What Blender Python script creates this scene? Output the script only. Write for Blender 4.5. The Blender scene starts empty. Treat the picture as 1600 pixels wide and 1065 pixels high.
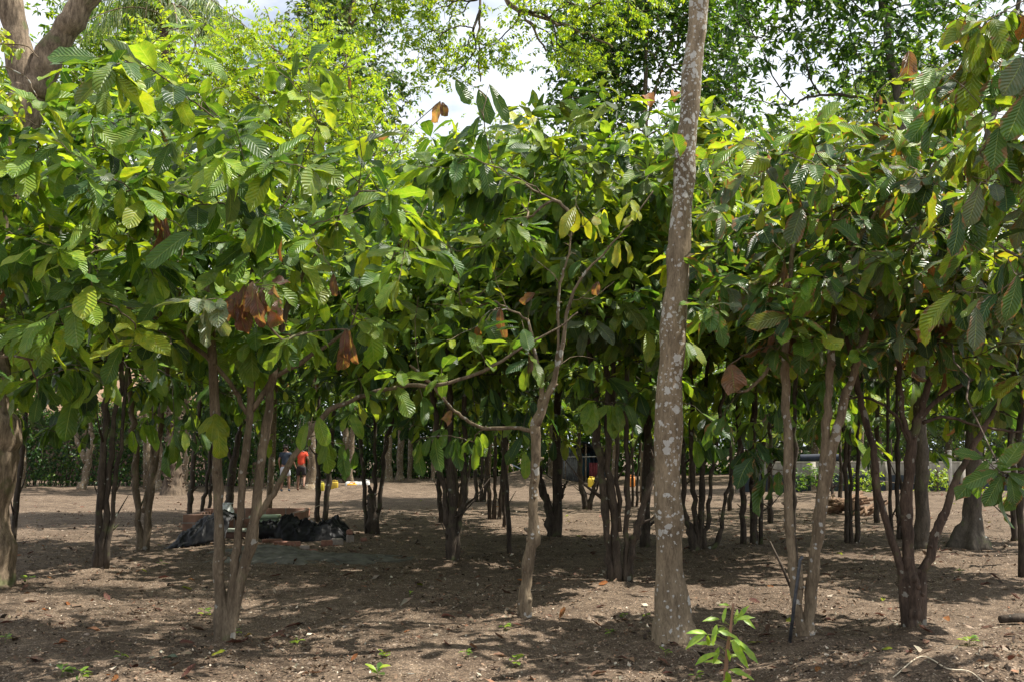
import bpy, math, random
import numpy as np
from mathutils import Vector, Matrix
R = math.radians
sc = bpy.context.scene
C = sc.collection

# ------------------------------------------------------------------ camera, sky, sun, exposure
F_PX = 1600.0; PITCH = math.atan(167.5 / F_PX); CAM_H = 1.6
cd = bpy.data.cameras.new("camera"); cam = bpy.data.objects.new("camera", cd); C.objects.link(cam)
cam.location = (0, 0, CAM_H); cam.rotation_euler = (math.pi / 2 + PITCH, 0, 0)
cd.sensor_width = 36.0; cd.lens = 36.0 * F_PX / 1600.0
cd.clip_start = 0.05; cd.clip_end = 3000
sc.camera = cam
SUN_EL, SUN_AZ = R(64), R(86)          # azimuth measured clockwise from +Y (the view direction)
sun_dir = Vector((math.sin(SUN_AZ) * math.cos(SUN_EL), math.cos(SUN_AZ) * math.cos(SUN_EL), math.sin(SUN_EL)))
w = bpy.data.worlds.new("World"); sc.world = w; w.use_nodes = True
nt = w.node_tree; nt.nodes.clear()
wo = nt.nodes.new('ShaderNodeOutputWorld'); bg = nt.nodes.new('ShaderNodeBackground'); bg.inputs['Strength'].default_value = 0.07
sky = nt.nodes.new('ShaderNodeTexSky'); sky.sky_type = 'NISHITA'; sky.sun_disc = False
sky.sun_elevation = SUN_EL; sky.sun_rotation = SUN_AZ; sky.dust_density = 2.0; sky.air_density = 1.0
tc = nt.nodes.new('ShaderNodeTexCoord'); mp = nt.nodes.new('ShaderNodeMapping'); mp.inputs['Scale'].default_value = (1.0, 1.0, 2.2)
mp.inputs['Location'].default_value = (0.35, 0.2, 0.1)
nz = nt.nodes.new('ShaderNodeTexNoise'); nz.inputs['Scale'].default_value = 2.6; nz.inputs['Detail'].default_value = 7; nz.inputs['Roughness'].default_value = 0.55
rp = nt.nodes.new('ShaderNodeValToRGB'); rp.color_ramp.elements[0].position = 0.28; rp.color_ramp.elements[1].position = 0.43
nz2 = nt.nodes.new('ShaderNodeTexNoise'); nz2.inputs['Scale'].default_value = 6.0; nz2.inputs['Detail'].default_value = 5
rp2 = nt.nodes.new('ShaderNodeValToRGB'); rp2.color_ramp.elements[0].position = 0.3; rp2.color_ramp.elements[1].position = 0.7
rp2.color_ramp.elements[0].color = (0.72, 0.79, 0.90, 1); rp2.color_ramp.elements[1].color = (1, 1, 1, 1)
cl = nt.nodes.new('ShaderNodeMix'); cl.data_type = 'RGBA'; cl.blend_type = 'MULTIPLY'; cl.inputs[0].default_value = 1.0
cl.inputs[6].default_value = (9.0, 9.15, 9.5, 1)
mx = nt.nodes.new('ShaderNodeMix'); mx.data_type = 'RGBA'
L_ = nt.links.new
L_(tc.outputs['Generated'], mp.inputs['Vector']); L_(mp.outputs[0], nz.inputs['Vector']); L_(mp.outputs[0], nz2.inputs['Vector'])
L_(nz.outputs['Fac'], rp.inputs[0]); L_(nz2.outputs['Fac'], rp2.inputs[0]); L_(rp2.outputs[0], cl.inputs[7])
L_(rp.outputs[0], mx.inputs[0]); L_(sky.outputs[0], mx.inputs[6]); L_(cl.outputs[2], mx.inputs[7])
L_(mx.outputs[2], bg.inputs['Color']); L_(bg.outputs[0], wo.inputs[0])
sl = bpy.data.lights.new("sun", 'SUN'); sl.energy = 4.8; sl.angle = R(0.7); sl.color = (1.0, 0.95, 0.86)
so = bpy.data.objects.new("sun", sl); C.objects.link(so)
so.rotation_euler = sun_dir.to_track_quat('Z', 'Y').to_euler(); so.location = (10, -10, 30)
vs = sc.view_settings; vs.view_transform = 'Standard'; vs.look = 'None'; vs.gamma = 1.0; vs.use_curve_mapping = False
vs.exposure = 1.12
cy = sc.cycles; cy.max_bounces = 7; cy.diffuse_bounces = 4; cy.glossy_bounces = 2; cy.transmission_bounces = 5; cy.transparent_max_bounces = 4
cy.use_denoising = True; cy.sample_clamp_indirect = 6.0; cy.caustics_reflective = False; cy.caustics_refractive = False

# ------------------------------------------------------------------ picture -> place
SP, CP = math.sin(PITCH), math.cos(PITCH)
def at(px, py, Y):
    a = (px - 800) / F_PX; b = (532.5 - py) / F_PX
    dx, dy, dz = a, CP - b * SP, SP + b * CP
    k = Y / dy
    return np.array([dx * k, Y, CAM_H + dz * k])
BASES = [(-2.45, 8.75), (.12, 9.6), (2.54, 8.8), (3.68, 9.35), (-5.35, 13.4), (-.85, 14.5), (1.28, 12.4), (1.31, 8.5), (-5.7, 15.9), (2.9, 16.), (.73, 18.3), (-2.64, 19.2)]
def relief(x, y):
    x = np.asarray(x, float); y = np.asarray(y, float)
    h = 0.035 * np.sin(x * 0.9 + 1.3) * np.sin(y * 0.7 + 0.4) + 0.02 * np.sin(x * 2.3 + y * 1.1) + 0.012 * np.sin(3.9 * x - 2.7 * y + 1)
    h += 0.20 * np.exp(-(((x - 3.15) / 1.25) ** 2 + ((y - 7.15) / 0.62) ** 2))       # low heap, lower right
    h += 0.55 * np.exp(-(((x - 0.6) / 1.9) ** 2 + ((y - 46.5) / 1.6) ** 2))           # earth heap by the shed
    h += 0.35 * np.exp(-(((x + 5.0) / 1.7) ** 2 + ((y - 35.5) / 1.5) ** 2))           # low rise beside the people
    h += 0.15 / (1 + np.exp(-(y - 30.5) / 1.2)) / (1 + np.exp(-(x - 8) / 1.2))        # bank in front of the wall
    h += 0.10 * np.exp(-(((x + 4.3) / 1.9) ** 2 + ((y - 15.6) / 1.1) ** 2))           # mortar and sand spill
    for bx_, by_ in BASES: h = h + 0.055 * np.exp(-(((x - bx_) ** 2 + (y - by_) ** 2) / .13))   # soil banked up round the trunks
    return h
def gnd(px, py):
    a = (px - 800) / F_PX; b = (532.5 - py) / F_PX
    dx, dy, dz = a, CP - b * SP, SP + b * CP
    k = CAM_H / -dz; x, y = dx * k, dy * k
    for _ in range(4):
        k = (CAM_H - float(relief(x, y))) / -dz; x, y = dx * k, dy * k
    return np.array([x, y, float(relief(x, y))])
def nrm(v):
    v = np.asarray(v, float); n = np.linalg.norm(v, axis=-1, keepdims=True); return v / np.maximum(n, 1e-9)

# ------------------------------------------------------------------ materials
def new_mat(name):
    m = bpy.data.materials.new(name); m.use_nodes = True; m.node_tree.nodes.clear()
    t = m.node_tree; o = t.nodes.new('ShaderNodeOutputMaterial')
    return m, t, o
def N(t, kind, **kw):
    n = t.nodes.new(kind)
    for k, v in kw.items():
        if k.startswith('_'): setattr(n, k[1:], v)
        else: n.inputs[k.replace('__', ' ')].default_value = v
    return n
def ramp(t, stops):
    r = t.nodes.new('ShaderNodeValToRGB'); e = r.color_ramp.elements
    while len(e) < len(stops): e.new(0.5)
    for i, (p, c) in enumerate(stops): e[i].position = p; e[i].color = (*c, 1) if len(c) == 3 else c
    return r
def math_n(t, op, a=None, b=None):
    n = t.nodes.new('ShaderNodeMath'); n.operation = op
    for i, v in enumerate((a, b)):
        if v is None: continue
        if hasattr(v, 'is_linked') or hasattr(v, 'links'): t.links.new(v, n.inputs[i])
        else: n.inputs[i].default_value = v
    return n.outputs[0]
def mix_rgb(t, fac, a, b, bt='MIX'):
    n = t.nodes.new('ShaderNodeMix'); n.data_type = 'RGBA'; n.blend_type = bt
    for s, v in ((0, fac), (6, a), (7, b)):
        if hasattr(v, 'links'): t.links.new(v, n.inputs[s])
        elif s == 0: n.inputs[0].default_value = v
        else: n.inputs[s].default_value = (*v, 1)
    return n.outputs[2]
def leaf_mat(name, veins=True, trans=0.42, rough=0.42, tmul=(2.3, 2.1, 0.7), blotch=0.0, spec=0.5):
    m, t, o = new_mat(name); lk = t.links.new
    at_ = N(t, 'ShaderNodeAttribute', _attribute_name='leaf_col'); col = at_.outputs['Color']
    if veins or blotch:
        uv = N(t, 'ShaderNodeUVMap', _uv_map='UVMap'); sx = t.nodes.new('ShaderNodeSeparateXYZ'); lk(uv.outputs[0], sx.inputs[0])
        au = math_n(t, 'ABSOLUTE', math_n(t, 'SUBTRACT', sx.outputs[0], 0.5))       # 0 midrib .. 0.5 margin
    if blotch:
        geo = N(t, 'ShaderNodeTexCoord'); nb = N(t, 'ShaderNodeTexNoise', Scale=14.0, Detail=3.0); lk(geo.outputs['Object'], nb.inputs['Vector'])
        f = math_n(t, 'ADD', math_n(t, 'MULTIPLY', au, 0.7), math_n(t, 'MULTIPLY', nb.outputs['Fac'], blotch))
        r = ramp(t, [(0.80, (0, 0, 0)), (0.90, (1, 1, 1))]); lk(f, r.inputs[0])
        col = mix_rgb(t, r.outputs[0], col, (0.20, 0.11, 0.05))
    tcm = N(t, 'ShaderNodeTexCoord'); nm = N(t, 'ShaderNodeTexNoise', Scale=22.0, Detail=4.0, Roughness=0.65); lk(tcm.outputs['Object'], nm.inputs['Vector'])
    rm = ramp(t, [(0.33, (0.66, 0.84, 0.78)), (0.5, (1, 1, 1)), (0.68, (1.30, 1.12, 1.05))]); lk(nm.outputs['Fac'], rm.inputs[0]); col = mix_rgb(t, 1.0, col, rm.outputs[0], 'MULTIPLY')
    if veins:
        ph = math_n(t, 'SUBTRACT', math_n(t, 'MULTIPLY', sx.outputs[1], 1.0), math_n(t, 'MULTIPLY', au, 0.42))
        wv = math_n(t, 'ABSOLUTE', math_n(t, 'SINE', math_n(t, 'MULTIPLY', ph, 36.0)))
        rib = math_n(t, 'LESS_THAN', au, 0.022)
        vein = math_n(t, 'LESS_THAN', wv, 0.13)
        col = mix_rgb(t, math_n(t, 'MULTIPLY', math_n(t, 'MAXIMUM', rib, math_n(t, 'MULTIPLY', vein, 0.30)), 0.5), col, (0.30, 0.38, 0.12))
        hgt = math_n(t, 'SUBTRACT', wv, math_n(t, 'MULTIPLY', rib, 0.6))
    p = N(t, 'ShaderNodeBsdfPrincipled', Roughness=rough); p.inputs['Specular IOR Level'].default_value = spec; lk(col, p.inputs['Base Color'])
    tr = N(t, 'ShaderNodeBsdfTranslucent'); lk(mix_rgb(t, 1.0, col, tmul, 'MULTIPLY'), tr.inputs['Color'])
    if veins:
        bp = N(t, 'ShaderNodeBump', Strength=0.95, Distance=0.006); lk(hgt, bp.inputs['Height']); lk(bp.outputs[0], p.inputs['Normal'])
    ms = N(t, 'ShaderNodeMixShader', Fac=trans); lk(p.outputs[0], ms.inputs[1]); lk(tr.outputs[0], ms.inputs[2]); lk(ms.outputs[0], o.inputs[0])
    return m
def bark_mat(name, c1, c2, lichen=0.0, lc=(0.52, 0.52, 0.47), scale=14.0, moss=0.0, bump=0.5, rings=0.0, lscale=16.0, climb=False):
    m, t, o = new_mat(name); lk = t.links.new
    tcn = N(t, 'ShaderNodeTexCoord'); mpn = N(t, 'ShaderNodeMapping'); mpn.inputs['Scale'].default_value = (1, 1, 0.22); lk(tcn.outputs['Object'], mpn.inputs[0])
    n1 = N(t, 'ShaderNodeTexNoise', Scale=scale, Detail=6.0, Roughness=0.62); lk(mpn.outputs[0], n1.inputs['Vector'])
    n2 = N(t, 'ShaderNodeTexNoise', Scale=1.7, Detail=3.0); lk(tcn.outputs['Object'], n2.inputs['Vector'])
    r1 = ramp(t, [(0.32, c1), (0.66, c2)]); lk(n1.outputs['Fac'], r1.inputs[0])
    r2 = ramp(t, [(0.3, (0.72, 0.70, 0.68)), (0.7, (1.12, 1.1, 1.06))]); lk(n2.outputs['Fac'], r2.inputs[0])
    col = mix_rgb(t, 1.0, r1.outputs[0], r2.outputs[0], 'MULTIPLY')
    nf = N(t, 'ShaderNodeTexNoise', Scale=scale * 5.5, Detail=5.0, Roughness=0.7); lk(mpn.outputs[0], nf.inputs['Vector']); rf = ramp(t, [(0.33, (0.62, 0.60, 0.58)), (0.62, (1.18, 1.16, 1.13))]); lk(nf.outputs['Fac'], rf.inputs[0]); col = mix_rgb(t, 1.0, col, rf.outputs[0], 'MULTIPLY')
    h = math_n(t, 'ADD', n1.outputs['Fac'], math_n(t, 'MULTIPLY', nf.outputs['Fac'], 0.45))
    if moss:
        n3 = N(t, 'ShaderNodeTexNoise', Scale=5.0, Detail=5.0); lk(tcn.outputs['Object'], n3.inputs['Vector'])
        r3 = ramp(t, [(0.62 - moss * .2, (0, 0, 0)), (0.74 - moss * .2, (1, 1, 1))]); lk(n3.outputs['Fac'], r3.inputs[0])
        col = mix_rgb(t, math_n(t, 'MULTIPLY', r3.outputs[0], 0.7), col, (0.10, 0.12, 0.045))
    if lichen:
        nd = N(t, 'ShaderNodeTexNoise', Scale=6.0, Detail=2.0); lk(tcn.outputs['Object'], nd.inputs['Vector'])
        wv = N(t, 'ShaderNodeVectorMath', _operation='MULTIPLY_ADD'); lk(nd.outputs['Color'], wv.inputs[0]); wv.inputs[1].default_value = (0.05, 0.05, 0.05); lk(tcn.outputs['Object'], wv.inputs[2])
        for k, (s, th) in enumerate(((lscale, 0.30), (lscale * 2.1, 0.30), (lscale * 0.55, 0.20))):
            v = N(t, 'ShaderNodeTexVoronoi', Scale=s); lk(wv.outputs[0], v.inputs['Vector'])
            sxc = t.nodes.new('ShaderNodeSeparateColor'); lk(v.outputs['Color'], sxc.inputs[0])
            thr = lichen
            if climb:                                              # lichen grows thicker up the trunk
                sz = t.nodes.new('ShaderNodeSeparateXYZ'); lk(tcn.outputs['Object'], sz.inputs[0]); npt = N(t, 'ShaderNodeTexNoise', Scale=2.3, Detail=2.0); lk(tcn.outputs['Object'], npt.inputs['Vector'])
                thr = math_n(t, 'MULTIPLY', math_n(t, 'ADD', math_n(t, 'MULTIPLY', sz.outputs[2], .22), .10), math_n(t, 'MULTIPLY', math_n(t, 'MAXIMUM', math_n(t, 'SUBTRACT', npt.outputs['Fac'], .30), 0.0), 4.2))
            on = math_n(t, 'LESS_THAN', sxc.outputs[0], thr)
            rad = math_n(t, 'MULTIPLY', math_n(t, 'POWER', sxc.outputs[1], 2.0), th * 2.3)
            ne = N(t, 'ShaderNodeTexNoise', Scale=s * 3.2, Detail=3.0); lk(tcn.outputs['Object'], ne.inputs['Vector']); rad = math_n(t, 'MULTIPLY', rad, math_n(t, 'ADD', math_n(t, 'MULTIPLY', ne.outputs['Fac'], 1.6), 0.2))
            spot = math_n(t, 'MULTIPLY', math_n(t, 'LESS_THAN', v.outputs['Distance'], rad), on)
            col = mix_rgb(t, math_n(t, 'MULTIPLY', spot, 0.72), col, lc)
    p = N(t, 'ShaderNodeBsdfPrincipled', Roughness=0.88); p.inputs['Specular IOR Level'].default_value = 0.25; lk(col, p.inputs['Base Color'])
    bp = N(t, 'ShaderNodeBump', Strength=bump, Distance=0.02); lk(h, bp.inputs['Height'])
    if rings:
        wvt = N(t, 'ShaderNodeTexWave', Scale=rings, Distortion=2.0, _bands_direction='Z', _wave_type='BANDS'); lk(tcn.outputs['Object'], wvt.inputs['Vector'])
        lk(math_n(t, 'ADD', h, math_n(t, 'MULTIPLY', wvt.outputs['Fac'], 0.5)), bp.inputs['Height'])
    lk(bp.outputs[0], p.inputs['Normal']); lk(p.outputs[0], o.inputs[0])
    return m
def plain_mat(name, c, rough=0.7, var=0.25, scale=8.0, metal=0.0, bump=0.15, c2=None, spec=0.4):
    m, t, o = new_mat(name); lk = t.links.new
    tcn = N(t, 'ShaderNodeTexCoord'); n1 = N(t, 'ShaderNodeTexNoise', Scale=scale, Detail=6.0, Roughness=0.6); lk(tcn.outputs['Object'], n1.inputs['Vector'])
    c2 = c2 or tuple(v * (1 + var) for v in c); c1 = tuple(v * (1 - var) for v in c)
    r = ramp(t, [(0.35, c1), (0.65, c2)]); lk(n1.outputs['Fac'], r.inputs[0])
    p = N(t, 'ShaderNodeBsdfPrincipled', Roughness=rough, Metallic=metal); p.inputs['Specular IOR Level'].default_value = spec; lk(r.outputs[0], p.inputs['Base Color'])
    bp = N(t, 'ShaderNodeBump', Strength=bump, Distance=0.01); lk(n1.outputs['Fac'], bp.inputs['Height']); lk(bp.outputs[0], p.inputs['Normal']); lk(p.outputs[0], o.inputs[0])
    return m
M = {}
M['cacao'] = leaf_mat('cacao_leaf', True, 0.40, 0.40, blotch=0.72)
M['cacao_sick'] = leaf_mat('cacao_leaf_blotched', True, 0.34, 0.36, blotch=0.98)
M['small'] = leaf_mat('small_leaf', False, 0.42, 0.45)
M['dry'] = leaf_mat('dry_leaf', True, 0.12, 0.8, tmul=(1.3, 1.0, 0.8), spec=0.15)
M['litter'] = leaf_mat('litter_leaf', False, 0.05, 0.85, tmul=(1.2, 1.0, 0.8), spec=0.15)
M['bark_cacao'] = bark_mat('bark_cacao', (0.080, 0.061, 0.041), (0.205, 0.164, 0.115), 0.07, (0.30, 0.29, 0.25), 16, 0.10)
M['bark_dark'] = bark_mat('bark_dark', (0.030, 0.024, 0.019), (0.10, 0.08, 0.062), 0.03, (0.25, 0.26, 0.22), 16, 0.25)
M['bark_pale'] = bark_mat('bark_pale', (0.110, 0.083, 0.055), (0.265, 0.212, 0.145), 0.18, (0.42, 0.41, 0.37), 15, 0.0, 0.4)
M['bark_big'] = bark_mat('bark_lichen', (0.140, 0.109, 0.072), (0.265, 0.212, 0.145), 0.42, (0.47, 0.46, 0.42), 20, 0.0, 0.45, 0.0, 21.0, True)
M['bark_red'] = bark_mat('bark_red', (0.036, 0.026, 0.020), (0.120, 0.086, 0.065), 0.06, (0.25, 0.24, 0.2), 14, 0.12)
M['bark_rough'] = bark_mat('bark_rough', (0.075, 0.055, 0.038), (0.33, 0.26, 0.185), 0.0, (0.4, 0.4, 0.36), 21, 0.22, 1.0)
M['bark_grey'] = bark_mat('bark_grey', (0.06, 0.052, 0.042), (0.14, 0.122, 0.098), 0.04, (0.40, 0.41, 0.37), 18, 0.2, 0.4, 0.0, 9.0)
M['bark_palm'] = bark_mat('bark_palm', (0.045, 0.034, 0.025), (0.19, 0.145, 0.105), 0, (0, 0, 0), 10, 0, 1.0)

# ------------------------------------------------------------------ object helpers
def tag(o, label=None, cat=None, group=None, kind=None):
    if label: o['label'] = label
    if cat: o['category'] = cat
    if group: o['group'] = group
    if kind: o['kind'] = kind
    return o
def empty(name, loc, label=None, cat=None, group=None, rz=0):
    o = bpy.data.objects.new(name, None); C.objects.link(o); o.location = Vector(loc); o.rotation_euler = (0, 0, rz); o.empty_display_size = 0.2
    return tag(o, label, cat, group)
def mesh_obj(name, V, faces, mat, parent=None, smooth=True, uv=None, col=None, origin=None, mat_idx=None):
    """V n x 3 in world coordinates; faces: list of arrays (k x 3 or k x 4). Linked as ONE mesh object whose origin is its parent's, or ORIGIN."""
    V = np.asarray(V, float)
    org = np.array(parent.matrix_basis.translation) if parent is not None and origin is None else np.array(origin if origin is not None else (0, 0, 0), float)
    root = org
    if parent is not None and parent.parent is not None: root = np.array(parent.parent.matrix_basis.translation); org = root
    me = bpy.data.meshes.new(name)
    Vl = (V - org).astype(np.float32)
    fl = [np.asarray(f, np.int32) for f in faces if len(f)]
    loops = np.concatenate([f.ravel() for f in fl]); sizes = np.concatenate([np.full(len(f), f.shape[1], np.int32) for f in fl])
    starts = np.concatenate([[0], np.cumsum(sizes)[:-1]]).astype(np.int32)
    me.vertices.add(len(Vl)); me.vertices.foreach_set('co', Vl.ravel())
    me.loops.add(len(loops)); me.loops.foreach_set('vertex_index', loops)
    me.polygons.add(len(sizes)); me.polygons.foreach_set('loop_start', starts); me.polygons.foreach_set('loop_total', sizes)
    if smooth: me.polygons.foreach_set('use_smooth', np.ones(len(sizes), bool))
    if mat_idx is not None: me.polygons.foreach_set('material_index', np.asarray(mat_idx, np.int32))
    if uv is not None:
        u = me.uv_layers.new(name='UVMap'); u.data.foreach_set('uv', np.asarray(uv, np.float32)[loops].ravel())
    if col is not None:
        a = me.attributes.new('leaf_col', 'FLOAT_COLOR', 'POINT')
        c4 = np.ones((len(Vl), 4), np.float32); c4[:, :3] = col; a.data.foreach_set('color', c4.ravel())
    for mm in (mat if isinstance(mat, (list, tuple)) else [mat]): me.materials.append(mm)
    me.update(); me.validate()
    o = bpy.data.objects.new(name, me); C.objects.link(o)
    if parent is not None: o.parent = parent
    elif origin is not None: o.location = Vector(origin)
    return o

class MB:
    """collects shapes in world coordinates"""
    def __init__(s): s.V = []; s.F4 = []; s.F3 = []; s.n = 0
    def add(s, V, F4=(), F3=()):
        V = np.asarray(V, float)
        if len(F4): s.F4.append(np.asarray(F4) + s.n)
        if len(F3): s.F3.append(np.asarray(F3) + s.n)
        s.V.append(V); s.n += len(V)
    def tube(s, P, r, sides=8, mod=None, cap=True):
        P = np.asarray(P, float); k = len(P); r = np.broadcast_to(np.asarray(r, float), (k,))
        T = np.gradient(P, axis=0); T = nrm(T)
        ref = np.array([1.0, 0, 0]) if abs(T[0][0]) < 0.8 else np.array([0, 1.0, 0])
        A = np.zeros_like(P); a = ref
        for i in range(k):
            a = a - T[i] * np.dot(a, T[i]); a = a / (np.linalg.norm(a) + 1e-9); A[i] = a
        B = np.cross(T, A)
        th = np.arange(sides) * 2 * math.pi / sides
        rr = np.repeat(r[:, None], sides, 1)
        if mod is not None: rr = rr * mod(P, th)
        V = P[:, None, :] + rr[..., None] * (np.cos(th)[None, :, None] * A[:, None, :] + np.sin(th)[None, :, None] * B[:, None, :])
        i = np.arange(k - 1)[:, None] * sides; j = np.arange(sides)[None, :]; j2 = (j + 1) % sides
        F = np.stack([i + j, i + j2, i + sides + j2, i + sides + j], -1).reshape(-1, 4)
        V = V.reshape(-1, 3); F3 = []
        if cap:
            V = np.vstack([V, P[-1] + T[-1] * r[-1] * 0.3, P[0]]); c = len(V) - 2; b = (k - 1) * sides
            F3 = [(b + q, b + (q + 1) % sides, c) for q in range(sides)] + [((q + 1) % sides, q, c + 1) for q in range(sides)]
        s.add(V, F, F3)
    def box(s, c, size, rot=None, bev=0.0):
        x, y, z = [v / 2 for v in size]
        V = np.array([(sx * x, sy * y, sz * z) for sz in (-1, 1) for sy in (-1, 1) for sx in (-1, 1)], float)
        if rot is not None: V = V @ np.array(rot).T
        s.add(V + np.asarray(c), [(0, 2, 3, 1), (4, 5, 7, 6), (0, 1, 5, 4), (2, 6, 7, 3), (0, 4, 6, 2), (1, 3, 7, 5)])
    def build(s, name, mat, parent=None, smooth=True, origin=None, bevel=0.0):
        o = mesh_obj(name, np.vstack(s.V), [np.vstack(f) for f in (s.F4, s.F3) if f], mat, parent, smooth, origin=origin)
        if bevel:
            b = o.modifiers.new('bevel', 'BEVEL'); b.width = bevel; b.segments = 2; b.limit_method = 'ANGLE'
        return o
def rotz(a): c, s = math.cos(a), math.sin(a); return np.array([[c, -s, 0], [s, c, 0], [0, 0, 1.0]])
def rot_xyz(a, b, c): return np.array(Matrix.Rotation(c, 3, 'Z') @ Matrix.Rotation(b, 3, 'Y') @ Matrix.Rotation(a, 3, 'X'))

# ------------------------------------------------------------------ leaves
TMPL = {
 0: (np.array([0, .07, .18, .32, .47, .62, .76, .88, .95, 1.0]), np.array([.05, .30, .60, .82, .95, 1, .95, .70, .26, .0]), np.array([-1, -.5, 0, .5, 1.0])),
 1: (np.array([0, .15, .42, .70, .90, 1.0]), np.array([.06, .54, .93, .98, .48, .0]), np.array([-1, 0, 1.0])),
 3: (np.array([0, .08, .2, .35, .5, .65, .8, .92, 1.0]), np.array([.05, .42, .80, 1, .93, .78, .50, .22, .0]), np.array([-1, -.5, 0, .5, 1.0])),
 2: (np.array([0, .45, 1.0]), np.array([.05, 1.0, .0]), np.array([-1, 0, 1.0])),
}
class Leaves:
    def __init__(s, lod): s.lod = lod; s.V = []; s.F = []; s.UV = []; s.Cc = []; s.n = 0
    def add(s, P, D, Nn, L, W, bend, fold, col, wave=0.1, rng=None):
        st, wd, us = TMPL[s.lod]
        n = len(P); D = nrm(D); Z = Nn - (Nn * D).sum(1, keepdims=True) * D; Z = nrm(Z); Yv = np.cross(Z, D)
        L = np.broadcast_to(L, (n,)).astype(float); W = np.broadcast_to(W, (n,)).astype(float)
        b = np.broadcast_to(bend, (n,)).astype(float).copy(); b[np.abs(b) < 1e-3] = 1e-3
        fold = np.broadcast_to(fold, (n,)).astype(float)
        S = st[None, :]; ang = b[:, None] * S
        a = L[:, None] * np.sin(ang) / b[:, None]; c = -L[:, None] * (1 - np.cos(ang)) / b[:, None]
        cen = P[:, None, :] + a[..., None] * D[:, None, :] + c[..., None] * Z[:, None, :]
        Ns = np.cos(ang)[..., None] * Z[:, None, :] + np.sin(ang)[..., None] * D[:, None, :]
        hw = W[:, None] * wd[None, :] * 0.5
        if rng is not None and s.lod != 2: hw = hw * (1 + rng.normal(0, .09, hw.shape))
        ph = (rng.random(n) * 6.28 if rng is not None else np.zeros(n))[:, None]
        wv = wave * np.sin(S * 11 + ph)
        V = np.empty((n, len(st), len(us), 3))
        for k, u in enumerate(us):
            lift = abs(u) * hw * (np.sin(fold)[:, None] + wv * (1 if u > 0 else -1))
            V[:, :, k, :] = cen + (u * hw * np.cos(fold)[:, None])[..., None] * Yv[:, None, :] + lift[..., None] * Ns
        m = len(st) * len(us); V = V.reshape(n * m, 3)
        i = np.arange(len(st) - 1)[:, None] * len(us); j = np.arange(len(us) - 1)[None, :]
        f = np.stack([i + j, i + j + 1, i + len(us) + j + 1, i + len(us) + j], -1).reshape(-1, 4)
        Fa = (f[None] + (np.arange(n) * m)[:, None, None]).reshape(-1, 4)
        uv = np.stack(np.broadcast_arrays(us[None, :] * .5 + .5, st[:, None]), -1).reshape(-1, 2)
        s.V.append(V); s.F.append(Fa + s.n); s.UV.append(np.tile(uv, (n, 1))); s.Cc.append(np.repeat(col, m, 0)); s.n += n * m
    def build(s, name, mat, parent=None, origin=None):
        return mesh_obj(name, np.vstack(s.V), [np.vstack(s.F)], mat, parent, True, np.vstack(s.UV), np.vstack(s.Cc), origin)
COL = {'mature': (.062, .128, .022), 'light': (.145, .235, .030), 'bright': (.23, .31, .03), 'dark': (.026, .066, .018), 'dusty': (.10, .13, .075),
       'yellow': (.31, .34, .035), 'dead': (.150, .074, .056), 'orange': (.36, .14, .05), 'pink': (.26, .15, .11), 'olive': (.09, .12, .02), 'fern': (.06, .11, .03), 'pale': (.22, .28, .15)}
def pick_cols(rng, n, pal):
    ks = list(pal); p = np.array([pal[k] for k in ks], float); p /= p.sum()
    c = np.array([COL[k] for k in ks])[rng.choice(len(ks), n, p=p)]
    return np.clip(c * rng.uniform(0.78, 1.25, (n, 1)) * rng.uniform(0.93, 1.07, (n, 3)), 0, 1)

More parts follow.
